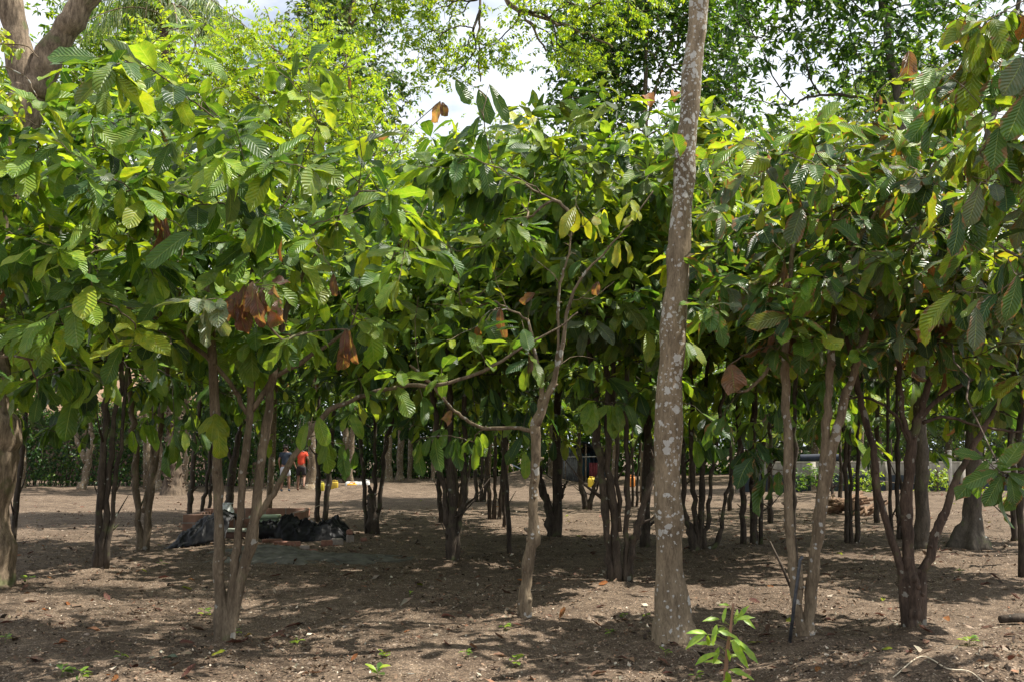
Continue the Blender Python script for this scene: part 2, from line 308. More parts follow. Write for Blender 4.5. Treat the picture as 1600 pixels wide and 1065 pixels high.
# ------------------------------------------------------------------ trees
def smooth_path(P, per=5, jit=0.0, rng=None):
    P = np.asarray(P, float); Q = np.vstack([2 * P[0] - P[1], P, 2 * P[-1] - P[-2]]); out = []
    for i in range(1, len(Q) - 2):
        for k in range(per):
            t = k / per
            out.append(0.5 * ((2 * Q[i]) + (-Q[i-1] + Q[i+1]) * t + (2*Q[i-1] - 5*Q[i] + 4*Q[i+1] - Q[i+2]) * t*t + (-Q[i-1] + 3*Q[i] - 3*Q[i+1] + Q[i+2]) * t**3))
    out.append(Q[-2]); out = np.array(out)
    if jit and rng is not None:
        j = rng.normal(0, jit, out.shape); j[0] = 0; j[:, 3:] = 0; out += j
    return out
def tree(name, label, Y, stems, blobs, tips, leaf, pal, bark='bark_cacao', lod=1, mat='cacao', cat='tree', group=None, seed=1, nleaf=8,
         base=None, sprays=(), specials=(), min_z=1.75, flare=None, tip_r=0.0030, stem_name='stem', spread=0.34, droop=(0.05, 0.9), bark_twig=None, sides=None,
         attach_z=1.2, knots=0, wr=0.40, shell=0.36, extra=None, bare=(), sink=0.06, pinnate=False):
    """stems: [(px,py,w_px[,dY])...] polylines; blobs: (px,py,rx_px,rz_px,ry_m[,dY,weight]) crown volumes; both at depth Y"""
    rng = np.random.default_rng(seed)
    m2 = Y / F_PX
    if lod == 0: tips = int(tips * 1.2)
    elif lod == 1: tips = int(tips * (2.5 if 13 < Y < 21 else 2.0)); nleaf = nleaf + 1
    elif Y > 20: tips = int(tips * 1.3)
    sp = []
    for st in stems:
        P = np.array([at(p[0], p[1], Y + (p[3] if len(p) > 3 else 0)) for p in st]); W = np.array([p[2] * m2 / 2 for p in st], float)
        per = 5 if len(st) > 2 else 6
        Q = smooth_path(P, per, (0.006 if Y < 11 else 0.014 if Y < 33 else .02), rng); u = np.linspace(0, len(st) - 1, len(Q)); rr = np.interp(u, np.arange(len(st)), W)
        rr = rr * (1 + 0.07 * np.sin(u * 5.1 + seed) + rng.normal(0, .012 if stem_name == 'trunk' else 0.035 if Y < 12 else .075, len(rr)))
        sp.append((Q, rr))
    b = sp[0][0][0].copy() if base is None else np.asarray(base, float); gz = float(relief(b[0], b[1])); root = np.array([b[0], b[1], gz])
    T = empty(name, root, label, cat, group)
    for k, (Q, rr) in enumerate(sp):
        if Q[0][2] < 0.45:
            Q = Q.copy(); Q[0][2] = min(Q[0][2], float(relief(Q[0][0], Q[0][1])) - sink)
        mb = MB(); sd = sides or (14 if Y < 11 else 9 if Y < 20 else 7)
        md = None
        if k == 0 and flare is not None: md = flare
        elif Y < 12:
            ph = rng.random() * 6
            md = lambda P_, th, ph=ph: 1 + 0.06 * np.sin(3 * th[None] + ph + P_[:, 2:3] * 3) + 0.04 * np.sin(5 * th[None] - P_[:, 2:3] * 9)
        if Y < 12:                                                 # finer rings near the camera
            sg = np.concatenate([[0], np.cumsum(np.linalg.norm(np.diff(Q, axis=0), axis=1))]); ds = np.arange(0, sg[-1], .045 if sg[-1] < 6 else .07); ds = np.append(ds, sg[-1]); u = np.interp(ds, sg, np.arange(len(Q))); Q2 = np.stack([np.interp(u, np.arange(len(Q)), Q[:, i]) for i in range(3)], 1); rr2 = np.interp(u, np.arange(len(Q)), rr)
            rr2 = rr2 * (1 + 0.03 * np.interp(ds, np.arange(0, sg[-1] + .3, .13), rng.normal(0, 1, len(np.arange(0, sg[-1] + .3, .13)))))
            mb.tube(Q2, rr2, sd, md)
            for _ in range(knots):
                i = rng.integers(4, len(Q2) - 4); d = nrm(np.array([*rng.normal(0, 1, 2), 0.5]))
                mb.tube([Q2[i], Q2[i] + d * rr2[i] * 1.05, Q2[i] + d * (rr2[i] * 1.1 + rng.uniform(.008, .03))], [rr2[i] * .62, rr2[i] * .42, rr2[i] * .22], 7)
        elif flare is not None and k == 0:
            sg = np.concatenate([[0], np.cumsum(np.linalg.norm(np.diff(Q, axis=0), axis=1))]); ds = np.append(np.arange(0, sg[-1], .10), sg[-1]); u = np.interp(ds, sg, np.arange(len(Q)))
            mb.tube(np.stack([np.interp(u, np.arange(len(Q)), Q[:, i]) for i in range(3)], 1), np.interp(u, np.arange(len(Q)), rr), sd, md)
        else:
            mb.tube(Q, rr, sd, md)
            if lod < 2 and len(Q) > 6:
                for _ in range(int(rng.integers(2, 6))):              # side shoots and snags
                    i = rng.integers(2, len(Q) - 2); d = nrm(np.array([*rng.normal(0, 1, 2), rng.uniform(.3, 1.6)])); l_ = rng.uniform(.05, .16) if rng.random() < .6 else rng.uniform(.25, .7)
                    mb.tube([Q[i], Q[i] + d * l_ * .5, Q[i] + d * l_ + [0, 0, l_ * .2]], [rr[i] * .5, min(rr[i] * .4, .012), .005], 5)
        mb.build(stem_name, M[bark], T)
    # skeleton nodes
    NP = []; NR = []; ND = []
    for Q, rr in sp:
        d = nrm(np.gradient(Q, axis=0))
        for i in range(len(Q)):
            if Q[i][2] > attach_z: NP.append(Q[i]); ND.append(d[i]); NR.append(rr[i])
    ns = len(NP)
    # tips
    tp = []
    if blobs and tips:
        wt = np.array([(bl[6] if len(bl) > 6 else bl[2] * bl[3] * bl[4]) for bl in blobs], float); wt /= wt.sum()
        cnt = 0
        while cnt < tips:
            bl = blobs[rng.choice(len(blobs), p=wt)]
            Yc = Y + (bl[5] if len(bl) > 5 else 0); c = at(bl[0], bl[1], Yc)
            d = rng.normal(0, 1, 3); d = d / (np.abs(d) ** 2.8).sum() ** (1 / 2.8); r = rng.random() ** shell
            q = c + d * r * np.array([bl[2] * m2, bl[4], bl[3] * m2])
            if q[2] < min_z + 0.35 * rng.random(): continue
            tp.append((q, nleaf, leaf, None, droop)); cnt += 1
    for s_ in sprays:                                              # (px,py,dY,n,leaf,pal,droop)
        tp.append((at(s_[0], s_[1], Y + s_[2]), s_[3], s_[4], s_[5], s_[6] if len(s_) > 6 else (0.2, 1.2)))
    for s_ in specials: tp.append((at(s_[0], s_[1], Y + s_[2]), 0, 0, None, droop))
    for s_ in bare: tp.append((at(s_[0], s_[1], Y + s_[2]), 0, 0, None, droop))
    sc_p = np.array(NP); order = np.argsort([np.min(np.linalg.norm(sc_p - t_[0], axis=1)) for t_ in tp]) if tp else []
    NPa = np.zeros((ns + len(tp) * 7 + 5, 3)); NDa = np.zeros_like(NPa); cost = np.zeros(len(NPa)); NPa[:ns] = NP; NDa[:ns] = ND; n = ns
    parent = -np.ones(len(NPa), int); paths = []
    LV = Leaves(lod)
    for oi in order:
        q, nl, lf, pl, dr = tp[oi]
        dv = q - NPa[:n]; ds = np.linalg.norm(dv, axis=1) + 1e-6
        al = (dv * NDa[:n]).sum(1) / ds
        sc_ = ds * (1.25 - 0.35 * al) + 0.18 * cost[:n] + 0.25 * np.maximum(0, NPa[:n, 2] - q[2]) + np.where(ds < 0.12, 1.0, 0)
        p = int(np.argmin(sc_)); A = NPa[p]; d0 = NDa[p]; dist = ds[p]
        mid = A + (q - A) * 0.5 + (d0 - (q - A) / dist) * dist * 0.16 + np.array([0, 0, 0.06 * dist])
        K = 6; ts = np.linspace(0, 1, K + 1)[1:]
        pts = [(1-t)**2 * A + 2*t*(1-t) * mid + t*t*q for t in ts]
        pts = np.array(pts); pts[:-1] += rng.normal(0, 0.022 * dist, (K - 1, 3)) * 0.8
        full = np.vstack([A, pts]); dd = nrm(np.gradient(full, axis=0))
        idx = [p]
        for k in range(K):
            NPa[n] = pts[k]; NDa[n] = dd[k+1]; cost[n] = cost[idx[-1]] + dist / K; parent[n] = idx[-1]; idx.append(n); n += 1
        paths.append(idx)
        if nl:
            nl = max(2, int(nl * rng.uniform(0.7, 1.3)))
            ll = min(dist * 0.9, spread * 1.0 if lod < 2 else spread * 1.6)
            t = rng.random(nl) ** 1.6 * ll                          # distance back from the tip
            seg = np.linalg.norm(np.diff(full, axis=0), axis=1); cum = np.concatenate([[0], np.cumsum(seg)]); tot = cum[-1]
            u = np.clip(tot - t, 0, tot)
            Pb = np.stack([np.interp(u, cum, full[:, i]) for i in range(3)], 1); tw = dd[-1]
            rd = rng.normal(0, 1, (nl, 3)); rd -= (rd @ tw)[:, None] * tw; rd = nrm(rd); rd[:, 2] *= 0.55
            hang = rng.uniform(dr[0], dr[1], nl)
            D = nrm(rd * 0.95 + tw * rng.uniform(0.15, 0.9, (nl, 1)) - np.outer(hang, [0, 0, 1]))
            Nn = np.array([0, 0, 1.0]) + rng.normal(0, 0.33, (nl, 3)) + 0.25 * np.array([0, -1.0, 0])
            if lod == 2:
                g_ = 12 if pinnate else 6; nc = max(1, nl // g_); nl = nc * g_; cp = q + rng.normal(0, spread * 0.40, (nc, 3)) - tw * rng.random((nc, 1)) * ll * .6
                if pinnate:
                    ax = nrm(rng.normal(0, 1, (nc, 3)) * [1, 1, .5] - [0, 0, .35]); sd = nrm(np.cross(ax, rng.normal(0, .3, (nc, 3)) + [0, 0, 1.0])); kk = np.arange(g_)
                    Pb = (cp[:, None] + ax[:, None] * (kk // 2)[None, :, None] * leaf * .55).reshape(-1, 3); D = nrm(sd[:, None] * np.where(kk % 2, 1, -1)[None, :, None] + ax[:, None] * .4 - np.array([0, 0, .25])).reshape(-1, 3); Nn = np.repeat(np.cross(ax, sd) * -1, g_, 0) + rng.normal(0, .25, (nl, 3)); Nn[Nn[:, 2] < 0] *= -1
                else:
                    Pb = np.repeat(cp, g_, 0) + rng.normal(0, leaf * .12, (nl, 3)); D = nrm(rng.normal(0, 1, (nl, 3)) * [1, 1, .55] - [0, 0, .25]); Nn = np.array([0, 0, 1.0]) + rng.normal(0, 0.4, (nl, 3))
            else: Pb = Pb + D * rng.uniform(0.012, 0.045, (nl, 1))
            Lf = lf * np.clip(rng.normal(.95, 0.30, nl), 0.38, 1.5); cc = pick_cols(rng, nl, pl or pal)
            if lod < 2 and rng.random() < 0.35: cc[:] = cc[0] * rng.uniform(0.9, 1.1, (nl, 1))
            dead = (cc[:, 0] > cc[:, 1] * 1.4)
            bend = rng.uniform(-0.1, 1.25, nl) + dead * 0.8
            if dead.any(): D[dead] = nrm(D[dead] * 0.35 - np.array([0, 0, 1.0]))
            LV.add(Pb, D, Nn, Lf, Lf * rng.uniform(wr * .9, wr * 1.12, nl) * np.where(dead, 0.72, 1), bend, rng.uniform(0.0, 0.55, nl) + dead * 0.5, cc, 0.20, rng)
    for s_ in specials:                                            # (px,py,dY,len_px,angle,colour[,wratio]) seen face on
        o_ = at(s_[0], s_[1], Y + s_[2]); L = s_[3] * (Y + s_[2]) / F_PX; a = R(s_[4])
        D = np.array([[math.cos(a), rng.uniform(-.25, .05), math.sin(a)]]); Nn = np.array([[rng.normal(0, .15), -1.0, 0.45]])
        c = np.array([COL[s_[5]] if isinstance(s_[5], str) else s_[5]]) * rng.uniform(0.9, 1.1)
        LV.add(np.array([o_]), D, Nn, L, L * (s_[6] if len(s_) > 6 else 0.40) * (1.35 if (np.array(c)[0][0] > 1.4 * np.array(c)[0][1]) else 1), rng.uniform(.1, .5) + .8 * (c[0][0] > 1.4 * c[0][1]), rng.uniform(.05, .2) + .40 * (c[0][0] > 1.4 * c[0][1]), c, 0.12 + .45 * (c[0][0] > 1.4 * c[0][1]), rng)
    if extra: extra(T, LV, rng)
    par = T
    if LV.n: par = LV.build('crown', M[mat], T)
    # pipe-model radii, twigs
    if paths:
        acc = np.zeros(n); q_ = 2.35
        for idx in reversed(paths):
            acc[idx[-1]] += tip_r ** q_
        for i in range(n - 1, ns - 1, -1): acc[parent[i]] += acc[i]
        rad = acc ** (1 / q_)
        mb = MB()
        for idx in paths:
            r = rad[idx].copy(); r[0] = min(r[0], r[1] * 1.12)
            if idx[0] < ns: r[0] = r[1] * 1.15
            r = np.minimum(r, 0.09)
            mb.tube(NPa[idx], r, 6 if Y < 12 and r[1] > 0.006 else 5 if lod < 2 else 4, cap=False)
        mb.build('twigs', M[bark_twig or bark], par)
    return T
exec_order = None
# ------------------------------------------------------------------ ground
def ground():
    m, t, o = new_mat('bare_soil'); lk = t.links.new
    tcn = N(t, 'ShaderNodeTexCoord'); V = tcn.outputs['Object']
    n1 = N(t, 'ShaderNodeTexNoise', Scale=0.55, Detail=5.0, Roughness=0.6); n2 = N(t, 'ShaderNodeTexNoise', Scale=26.0, Detail=8.0, Roughness=0.72)
    n3 = N(t, 'ShaderNodeTexNoise', Scale=3.2, Detail=6.0, Roughness=0.65); v1 = N(t, 'ShaderNodeTexVoronoi', Scale=46.0)
    for q in (n1, n2, n3, v1): lk(V, q.inputs['Vector'])
    r1 = ramp(t, [(0.30, (0.064, 0.048, 0.036)), (0.52, (0.102, 0.079, 0.060)), (0.72, (0.165, 0.131, 0.101))]); lk(n3.outputs['Fac'], r1.inputs[0])
    r2 = ramp(t, [(0.30, (0.42, 0.38, 0.35)), (0.5, (0.98, 0.95, 0.92)), (0.66, (1.5, 1.42, 1.32))]); lk(n2.outputs['Fac'], r2.inputs[0])
    c = mix_rgb(t, 1.0, r1.outputs[0], r2.outputs[0], 'MULTIPLY')
    n5 = N(t, 'ShaderNodeTexNoise', Scale=85.0, Detail=5.0, Roughness=0.75); lk(V, n5.inputs['Vector']); r5 = ramp(t, [(0.38, (0.45, 0.43, 0.41)), (0.5, (0.95, 0.94, 0.93)), (0.60, (1.75, 1.68, 1.58))]); lk(n5.outputs['Fac'], r5.inputs[0]); c = mix_rgb(t, 1.0, c, r5.outputs[0], 'MULTIPLY')
    sxc = t.nodes.new('ShaderNodeSeparateColor'); lk(v1.outputs['Color'], sxc.inputs[0])
    crumb = math_n(t, 'MULTIPLY', math_n(t, 'LESS_THAN', v1.outputs['Distance'], 0.28), math_n(t, 'LESS_THAN', sxc.outputs[0], 0.30))
    c = mix_rgb(t, math_n(t, 'MULTIPLY', crumb, 0.65), c, (0.40, 0.33, 0.26))
    r4 = ramp(t, [(0.35, (0.86, 0.84, 0.82)), (0.65, (1.12, 1.12, 1.1))]); lk(n1.outputs['Fac'], r4.inputs[0]); c = mix_rgb(t, 1.0, c, r4.outputs[0], 'MULTIPLY')
    p = N(t, 'ShaderNodeBsdfPrincipled', Roughness=0.95); p.inputs['Specular IOR Level'].default_value = 0.15; lk(c, p.inputs['Base Color'])
    h = math_n(t, 'ADD', math_n(t, 'MULTIPLY', n2.outputs['Fac'], 0.6), math_n(t, 'MULTIPLY', n3.outputs['Fac'], 0.8))
    bp = N(t, 'ShaderNodeBump', Strength=0.9, Distance=0.03); lk(h, bp.inputs['Height']); lk(bp.outputs[0], p.inputs['Normal']); lk(p.outputs[0], o.inputs[0])
    ys = np.concatenate([np.linspace(-60, 4, 24), np.linspace(4.2, 14, 190), np.linspace(14.1, 60, 240), np.linspace(62, 160, 20), np.geomspace(180, 1500, 12)])
    xh = np.concatenate([np.linspace(0, 7, 120), np.linspace(7.15, 32, 120), np.linspace(33, 90, 24), np.geomspace(100, 1500, 12)])
    xs = np.concatenate([-xh[:0:-1], xh]); X, Y = np.meshgrid(xs, ys)
    rg = np.random.default_rng(5)
    Z = relief(X, Y)
    near = ((Y > 3) & (Y < 20) & (abs(X) < 12)); Z = Z + near * rg.normal(0, 0.006, X.shape)
    nx = len(xs); i = np.arange(len(ys) - 1)[:, None] * nx; j = np.arange(nx - 1)[None]
    Fq = np.stack([i + j, i + j + 1, i + nx + j + 1, i + nx + j], -1).reshape(-1, 4)
    g = mesh_obj('ground', np.stack([X, Y, Z], -1).reshape(-1, 3), [Fq], m)
    tag(g, 'bare brown soil of the grove with dry leaf crumbs', 'ground', kind='structure')
ground()
def scatter_stuff():
    rg = np.random.default_rng(77)
    def pts(n, y0, y1, pw=1.0):
        y = y0 + (y1 - y0) * rg.random(n) ** pw; x = (rg.random(n) * 2 - 1) * (y * 0.56 + 0.6); return x, y
    # dry leaf crumbs
    L = Leaves(2); n = 85000; x, y = pts(n, 5.2, 27, 1.4); cl_ = np.sin(x * 1.9 + 2) * np.sin(y * 1.3) + 0.6 * np.sin(x * 5 - y * 3); keep = rg.random(n) < np.clip(0.45 + 0.4 * cl_, 0.1, 1); x, y = x[keep], y[keep]; n = len(x)
    P = np.stack([x, y, relief(x, y) + 0.006 + rg.random(n) * 0.008], 1); a = rg.random(n) * 6.28
    D = np.stack([np.cos(a), np.sin(a), rg.normal(0.05, 0.22, n)], 1); Nn = np.array([0, 0, 1.0]) + rg.normal(0, .35, (n, 3))
    c = .85 * np.array([(.16, .11, .075), (.24, .17, .115), (.30, .24, .18), (.55, .47, .37), (.045, .033, .025), (.24, .13, .08)])[rg.choice(6, n, p=[.28, .26, .16, .06, .18, .06])] * rg.uniform(.75, 1.2, (n, 1))
    Ls = rg.lognormal(-3.55, 0.5, n); L.add(P, D, Nn, Ls, Ls * rg.uniform(.3, .8, n), rg.uniform(-1.2, 1.6, n), rg.uniform(-.3, .9, n), c, .2, rg)
    tag(L.build('leaf_litter', M['litter']), 'dry brown leaf crumbs strewn over the soil', 'leaf litter', kind='stuff')
    # fallen whole leaves, grouped as litter far off
    L = Leaves(1); n = 800; x, y = pts(n, 6.0, 34, 1.1); P = np.stack([x, y, relief(x, y) + 0.012], 1); a = rg.random(n) * 6.28
    D = np.stack([np.cos(a), np.sin(a), rg.normal(0.06, 0.08, n)], 1); Nn = np.array([0, 0, 1.0]) + rg.normal(0, .22, (n, 3)); Ls = rg.uniform(.06, .17, n)
    c = pick_cols(rg, n, {'dead': 5, 'pink': 2, 'orange': .6, 'yellow': .5}) * .8
    L.add(P, D, Nn, Ls, Ls * .42, rg.uniform(-.9, 1.2, n), rg.uniform(.1, .8, n), c, .2, rg)
    tag(L.build('fallen_leaves', M['dry']), 'whole curled brown leaves fallen all over the soil', 'fallen leaves', kind='stuff')
    mb = MB()
    for _ in range(900):
        x, y = [v[0] for v in pts(1, 5.4, 22, 1.2)]; a = rg.random() * 3.14; l = rg.lognormal(-2.2, .5); d = np.array([math.cos(a), math.sin(a), 0]); z = float(relief(x, y)) + .006
        c0 = np.array([x, y, z]); s = np.array([-d[1], d[0], 0]) * l * rg.normal(0, .12); r = rg.uniform(.0015, .005)
        mb.tube([c0 - d * l / 2, c0 + s + [0, 0, .004], c0 + d * l / 2], [r, r, r * .5], 5)
    tag(mb.build('twig_litter', M['bark_cacao']), 'small broken twigs lying on the soil', 'twig litter', kind='stuff')
    mb = MB(); ico = [(0,0,1),(.9,0,.4),(.28,.85,.4),(-.72,.53,.4),(-.72,-.53,.4),(.28,-.85,.4),(.72,.53,-.4),(-.28,.85,-.4),(-.9,0,-.4),(-.28,-.85,-.4),(.72,-.53,-.4),(0,0,-1)]
    f = [(0,1,2),(0,2,3),(0,3,4),(0,4,5),(0,5,1),(1,6,2),(2,7,3),(3,8,4),(4,9,5),(5,10,1),(6,7,2),(7,8,3),(8,9,4),(9,10,5),(10,6,1),(11,7,6),(11,8,7),(11,9,8),(11,10,9),(11,6,10)]
    n = 2200; x, y = pts(n, 5.2, 19, 1.2)
    for k in range(n):
        s = rg.lognormal(-4.75, .45); v = np.array(ico) * rg.uniform(.7, 1.2, (12, 3)) * s * np.array([1, 1, .6]); mb.add(v @ rotz(rg.random() * 6).T + [x[k], y[k], float(relief(x[k], y[k])) + s * .1], (), f)
    tag(mb.build('soil_clods', plain_mat('clod', (.24, .185, .14), .95, .4, 30)), 'small clods and pebbles scattered on the soil', 'soil clods', kind='stuff')
scatter_stuff()

# ------------------------------------------------------------------ near trees, left to right
G1 = 'cacao trees standing in the grove'
PAL = {'mature': 4, 'light': 3.4, 'bright': 1.6, 'dark': 1.4, 'dead': .10, 'yellow': .05}
PAL_N = {'mature': 3.6, 'light': 5, 'bright': 2.4, 'dark': .9, 'dead': .06, 'dusty': .3}
PAL_D = {'mature': 5, 'dark': 4, 'dusty': .7, 'light': .9, 'olive': 1, 'dead': .15}
PAL_R = {'mature': 4, 'dark': 2.2, 'dusty': 2.4, 'light': 3.4, 'bright': 1.6, 'dead': .12, 'yellow': .2, 'olive': .5, 'pink': .12}
PAL_M = {'mature': 3.4, 'bright': 2.8, 'light': 3.6, 'dusty': .9, 'yellow': .25, 'olive': 1.2, 'dark': 1}

tree('cacao_tree', 'three stemmed tree in the left foreground with clusters of dead brown leaves in its crown', 8.75,
     [[(352, 996, 34), (346, 940, 20), (342, 860, 16), (340, 740, 15), (335, 620, 14), (330, 520, 13), (322, 440, 9)],
      [(350, 995, 24), (362, 930, 16), (372, 830, 12), (382, 720, 12), (392, 640, 11), (392, 560, 11), (388, 470, 7), (405, 380, 5)],
      [(357, 994, 22), (374, 910, 16), (394, 840, 18), (402, 780, 15), (410, 700, 15), (422, 620, 13), (432, 560, 13), (452, 470, 9), (500, 390, 7), (560, 300, 5)],
      [(386, 646, 7), (360, 600, 7), (310, 545, 7), (250, 500, 6), (200, 480, 5)],
      [(394, 640, 9), (430, 590, 8), (480, 560, 7), (540, 520, 5)],
      [(399, 812, 11), (428, 768, 9), (460, 712, 9), (505, 648, 8), (560, 620, 7), (620, 605, 6.5), (700, 598, 6), (770, 570, 5), (850, 525, 3.5), (905, 488, 2.5)]],
     [(275, 325, 205, 195, 1.7, -.5), (450, 400, 230, 190, 1.6, -.3), (130, 400, 150, 180, 1.5, -.6), (600, 420, 130, 120, 1.3, 0), (480, 110, 130, 90, 1.2, 0), (320, 130, 130, 55, 1.3, 0)], 180, .27, PAL_N, nleaf=8, lod=0, seed=11, knots=9,
     group=G1,
     sprays=[(560, 590, -.2, 7, .22, {'light': 2, 'mature': 1}), (625, 575, -.1, 8, .24, {'light': 2, 'mature': 1}), (690, 575, 0, 8, .24, {'mature': 2, 'light': 1}), (745, 540, 0, 8, .24, {'light': 1, 'mature': 1}), (660, 625, 0, 4, .2, {'mature': 1, 'light': 1}, (.8, 1.6)), (815, 500, 0, 6, .22, {'mature': 1}), (580, 620, 0, 5, .2, {'light': 1, 'bright': 1}, (.6, 1.4)),
             (520, 690, -.2, 8, .22, {'mature': 2, 'light': 1.2}, (.7, 1.6)), (560, 700, 0, 6, .24, {'light': 1, 'mature': 2}, (.6, 1.5)),
             (335, 645, -.6, 4, .26, {'bright': 1, 'mature': 1}, (.9, 1.6)), (610, 430, -.4, 7, .25, {'light': 1}), (690, 420, 0, 7, .24, {'light': 1}), (560, 500, -.5, 7, .22, {'light': 1, 'bright': 1}),
             (480, 520, -1, 8, .22, {'light': 3, 'bright': 1}), (430, 420, -1.3, 8, .24, {'light': 1}), (60, 230, -1.5, 6, .3, {'mature': 1, 'light': 1})],
     specials=[(300, 362, -1.7, 92, -142, 'mature', .46), (290, 150, -1.2, 62, -95, 'mature', .5), (265, 225, -1.2, 58, -105, 'mature', .46), (230, 205, -1.2, 70, -160, 'light', .4), (60, 240, -1.6, 95, -135, 'mature', .42),
               (190, 540, -1.2, 66, -110, 'mature', .42), (150, 90, -1.3, 80, 175, 'mature', .45), (245, 470, -1, 48, -120, 'mature', .5), (480, 660, -.6, 46, -110, 'light', .48), (497, 650, -.6, 50, -75, 'light', .48),
               (370, 455, -1.4, 50, -100, 'dead', .34), (382, 445, -1.4, 62, -95, 'dead', .3), (395, 440, -1.4, 58, -88, 'pink', .34), (412, 450, -1.4, 54, -98, 'dead', .36), (428, 446, -1.4, 74, -92, 'pink', .32),
               (400, 458, -1.5, 60, -84, 'dead', .3), (388, 462, -1.3, 66, -100, 'dead', .3), (362, 462, -1.3, 44, -106, 'dead', .3), (436, 468, -1.4, 40, -96, 'pink', .5), (418, 446, -1.35, 40, 28, 'dead', .28), (376, 470, -1.35, 56, -92, 'dead', .3),
               (543, 514, -1.0, 80, -97, 'dead', .22), (546, 516, -1.0, 62, -86, 'dead', .22), (540, 514, -1.05, 52, -91, 'dead', .24), (521, 428, -1.0, 38, -88, 'dead', .3), (688, 158, .2, 40, -110, 'pink', .3), (692, 160, .2, 24, -80, 'dead', .5)])

tree('cacao_tree', 'tree with a knobby burr and bare twiggy limbs left of the lichen spotted trunk', 9.6,
     [[(820, 969, 24), (822, 910, 17), (828, 860, 17), (834, 838, 21), (832, 800, 14), (836, 740, 14), (837, 690, 15), (836, 664, 17)],
      [(836, 664, 16), (852, 625, 13), (868, 590, 9), (878, 540, 6.5), (888, 480, 5.5), (905, 440, 4.5), (935, 405, 3.5), (975, 360, 2.5), (1020, 300, 2)],
      [(834, 670, 7), (800, 668, 6), (750, 666, 5.5), (722, 650, 5), (700, 632, 4.5), (675, 600, 5), (640, 570, 4)],
      [(868, 590, 6), (873, 530, 4.5), (872, 470, 4.5), (878, 430, 4), (890, 390, 3), (893, 340, 2)],
      [(843, 655, 8), (846, 600, 8), (838, 560, 6), (825, 500, 4)]],
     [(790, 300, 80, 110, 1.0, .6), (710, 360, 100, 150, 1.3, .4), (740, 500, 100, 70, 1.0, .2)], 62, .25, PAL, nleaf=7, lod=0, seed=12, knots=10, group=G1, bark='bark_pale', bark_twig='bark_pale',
     sprays=[(900, 320, -.3, 7, .24, {'yellow': 2, 'light': 1}, (.8, 1.6)), (945, 325, -.3, 8, .24, {'yellow': 2, 'light': 1, 'mature': 1}, (.8, 1.6)), (985, 310, -.2, 6, .22, {'yellow': 2, 'bright': 1}, (.8, 1.6)), (975, 370, -.2, 4, .22, {'bright': 1, 'yellow': 1}, (.8, 1.6)),
             (790, 345, -.3, 6, .27, {'yellow': 1, 'light': 1}, (.8, 1.6)), (705, 680, .5, 6, .24, {'mature': 2, 'light': 1}, (.8, 1.6)), (740, 690, .3, 5, .23, {'light': 2}, (.3, 1.2)), (650, 690, .8, 6, .26, {'mature': 2, 'light': 1}, (.8, 1.6)),
             (830, 560, -.2, 5, .25, {'light': 2}, (.9, 1.8)), (930, 560, .5, 6, .25, {'mature': 2}, (.6, 1.4)), (750, 170, -.3, 6, .29, {'mature': 2, 'dark': 1}, (.5, 1.5)), (720, 240, -.2, 7, .26, {'mature': 1})],
     bare=[(840, 330, 0), (815, 350, .1), (860, 310, 0), (915, 350, -.2), (990, 350, 0), (950, 390, 0), (905, 300, .1), (870, 360, 0), (880, 380, -.2), (1000, 330, 0), (830, 400, 0), (770, 420, 0), (960, 440, 0), (930, 470, 0), (900, 400, .2), (855, 420, -.2)],
     specials=[(748, 140, -.2, 62, -72, 'mature', .42), (712, 125, -.2, 46, -58, 'mature', .46), (765, 132, -.2, 70, -62, 'mature', .3), (755, 255, -.3, 60, -75, 'mature', .46), (782, 480, -.4, 56, -92, 'dead', .24), (745, 510, -.2, 22, -80, 'orange', .5), (758, 500, -.4, 46, -58, 'mature', .46),
               (935, 440, -.3, 24, -110, 'dead', .5), (836, 458, -.2, 30, -150, 'dead', .4), (706, 640, 0, 26, -120, 'pink', .5)])

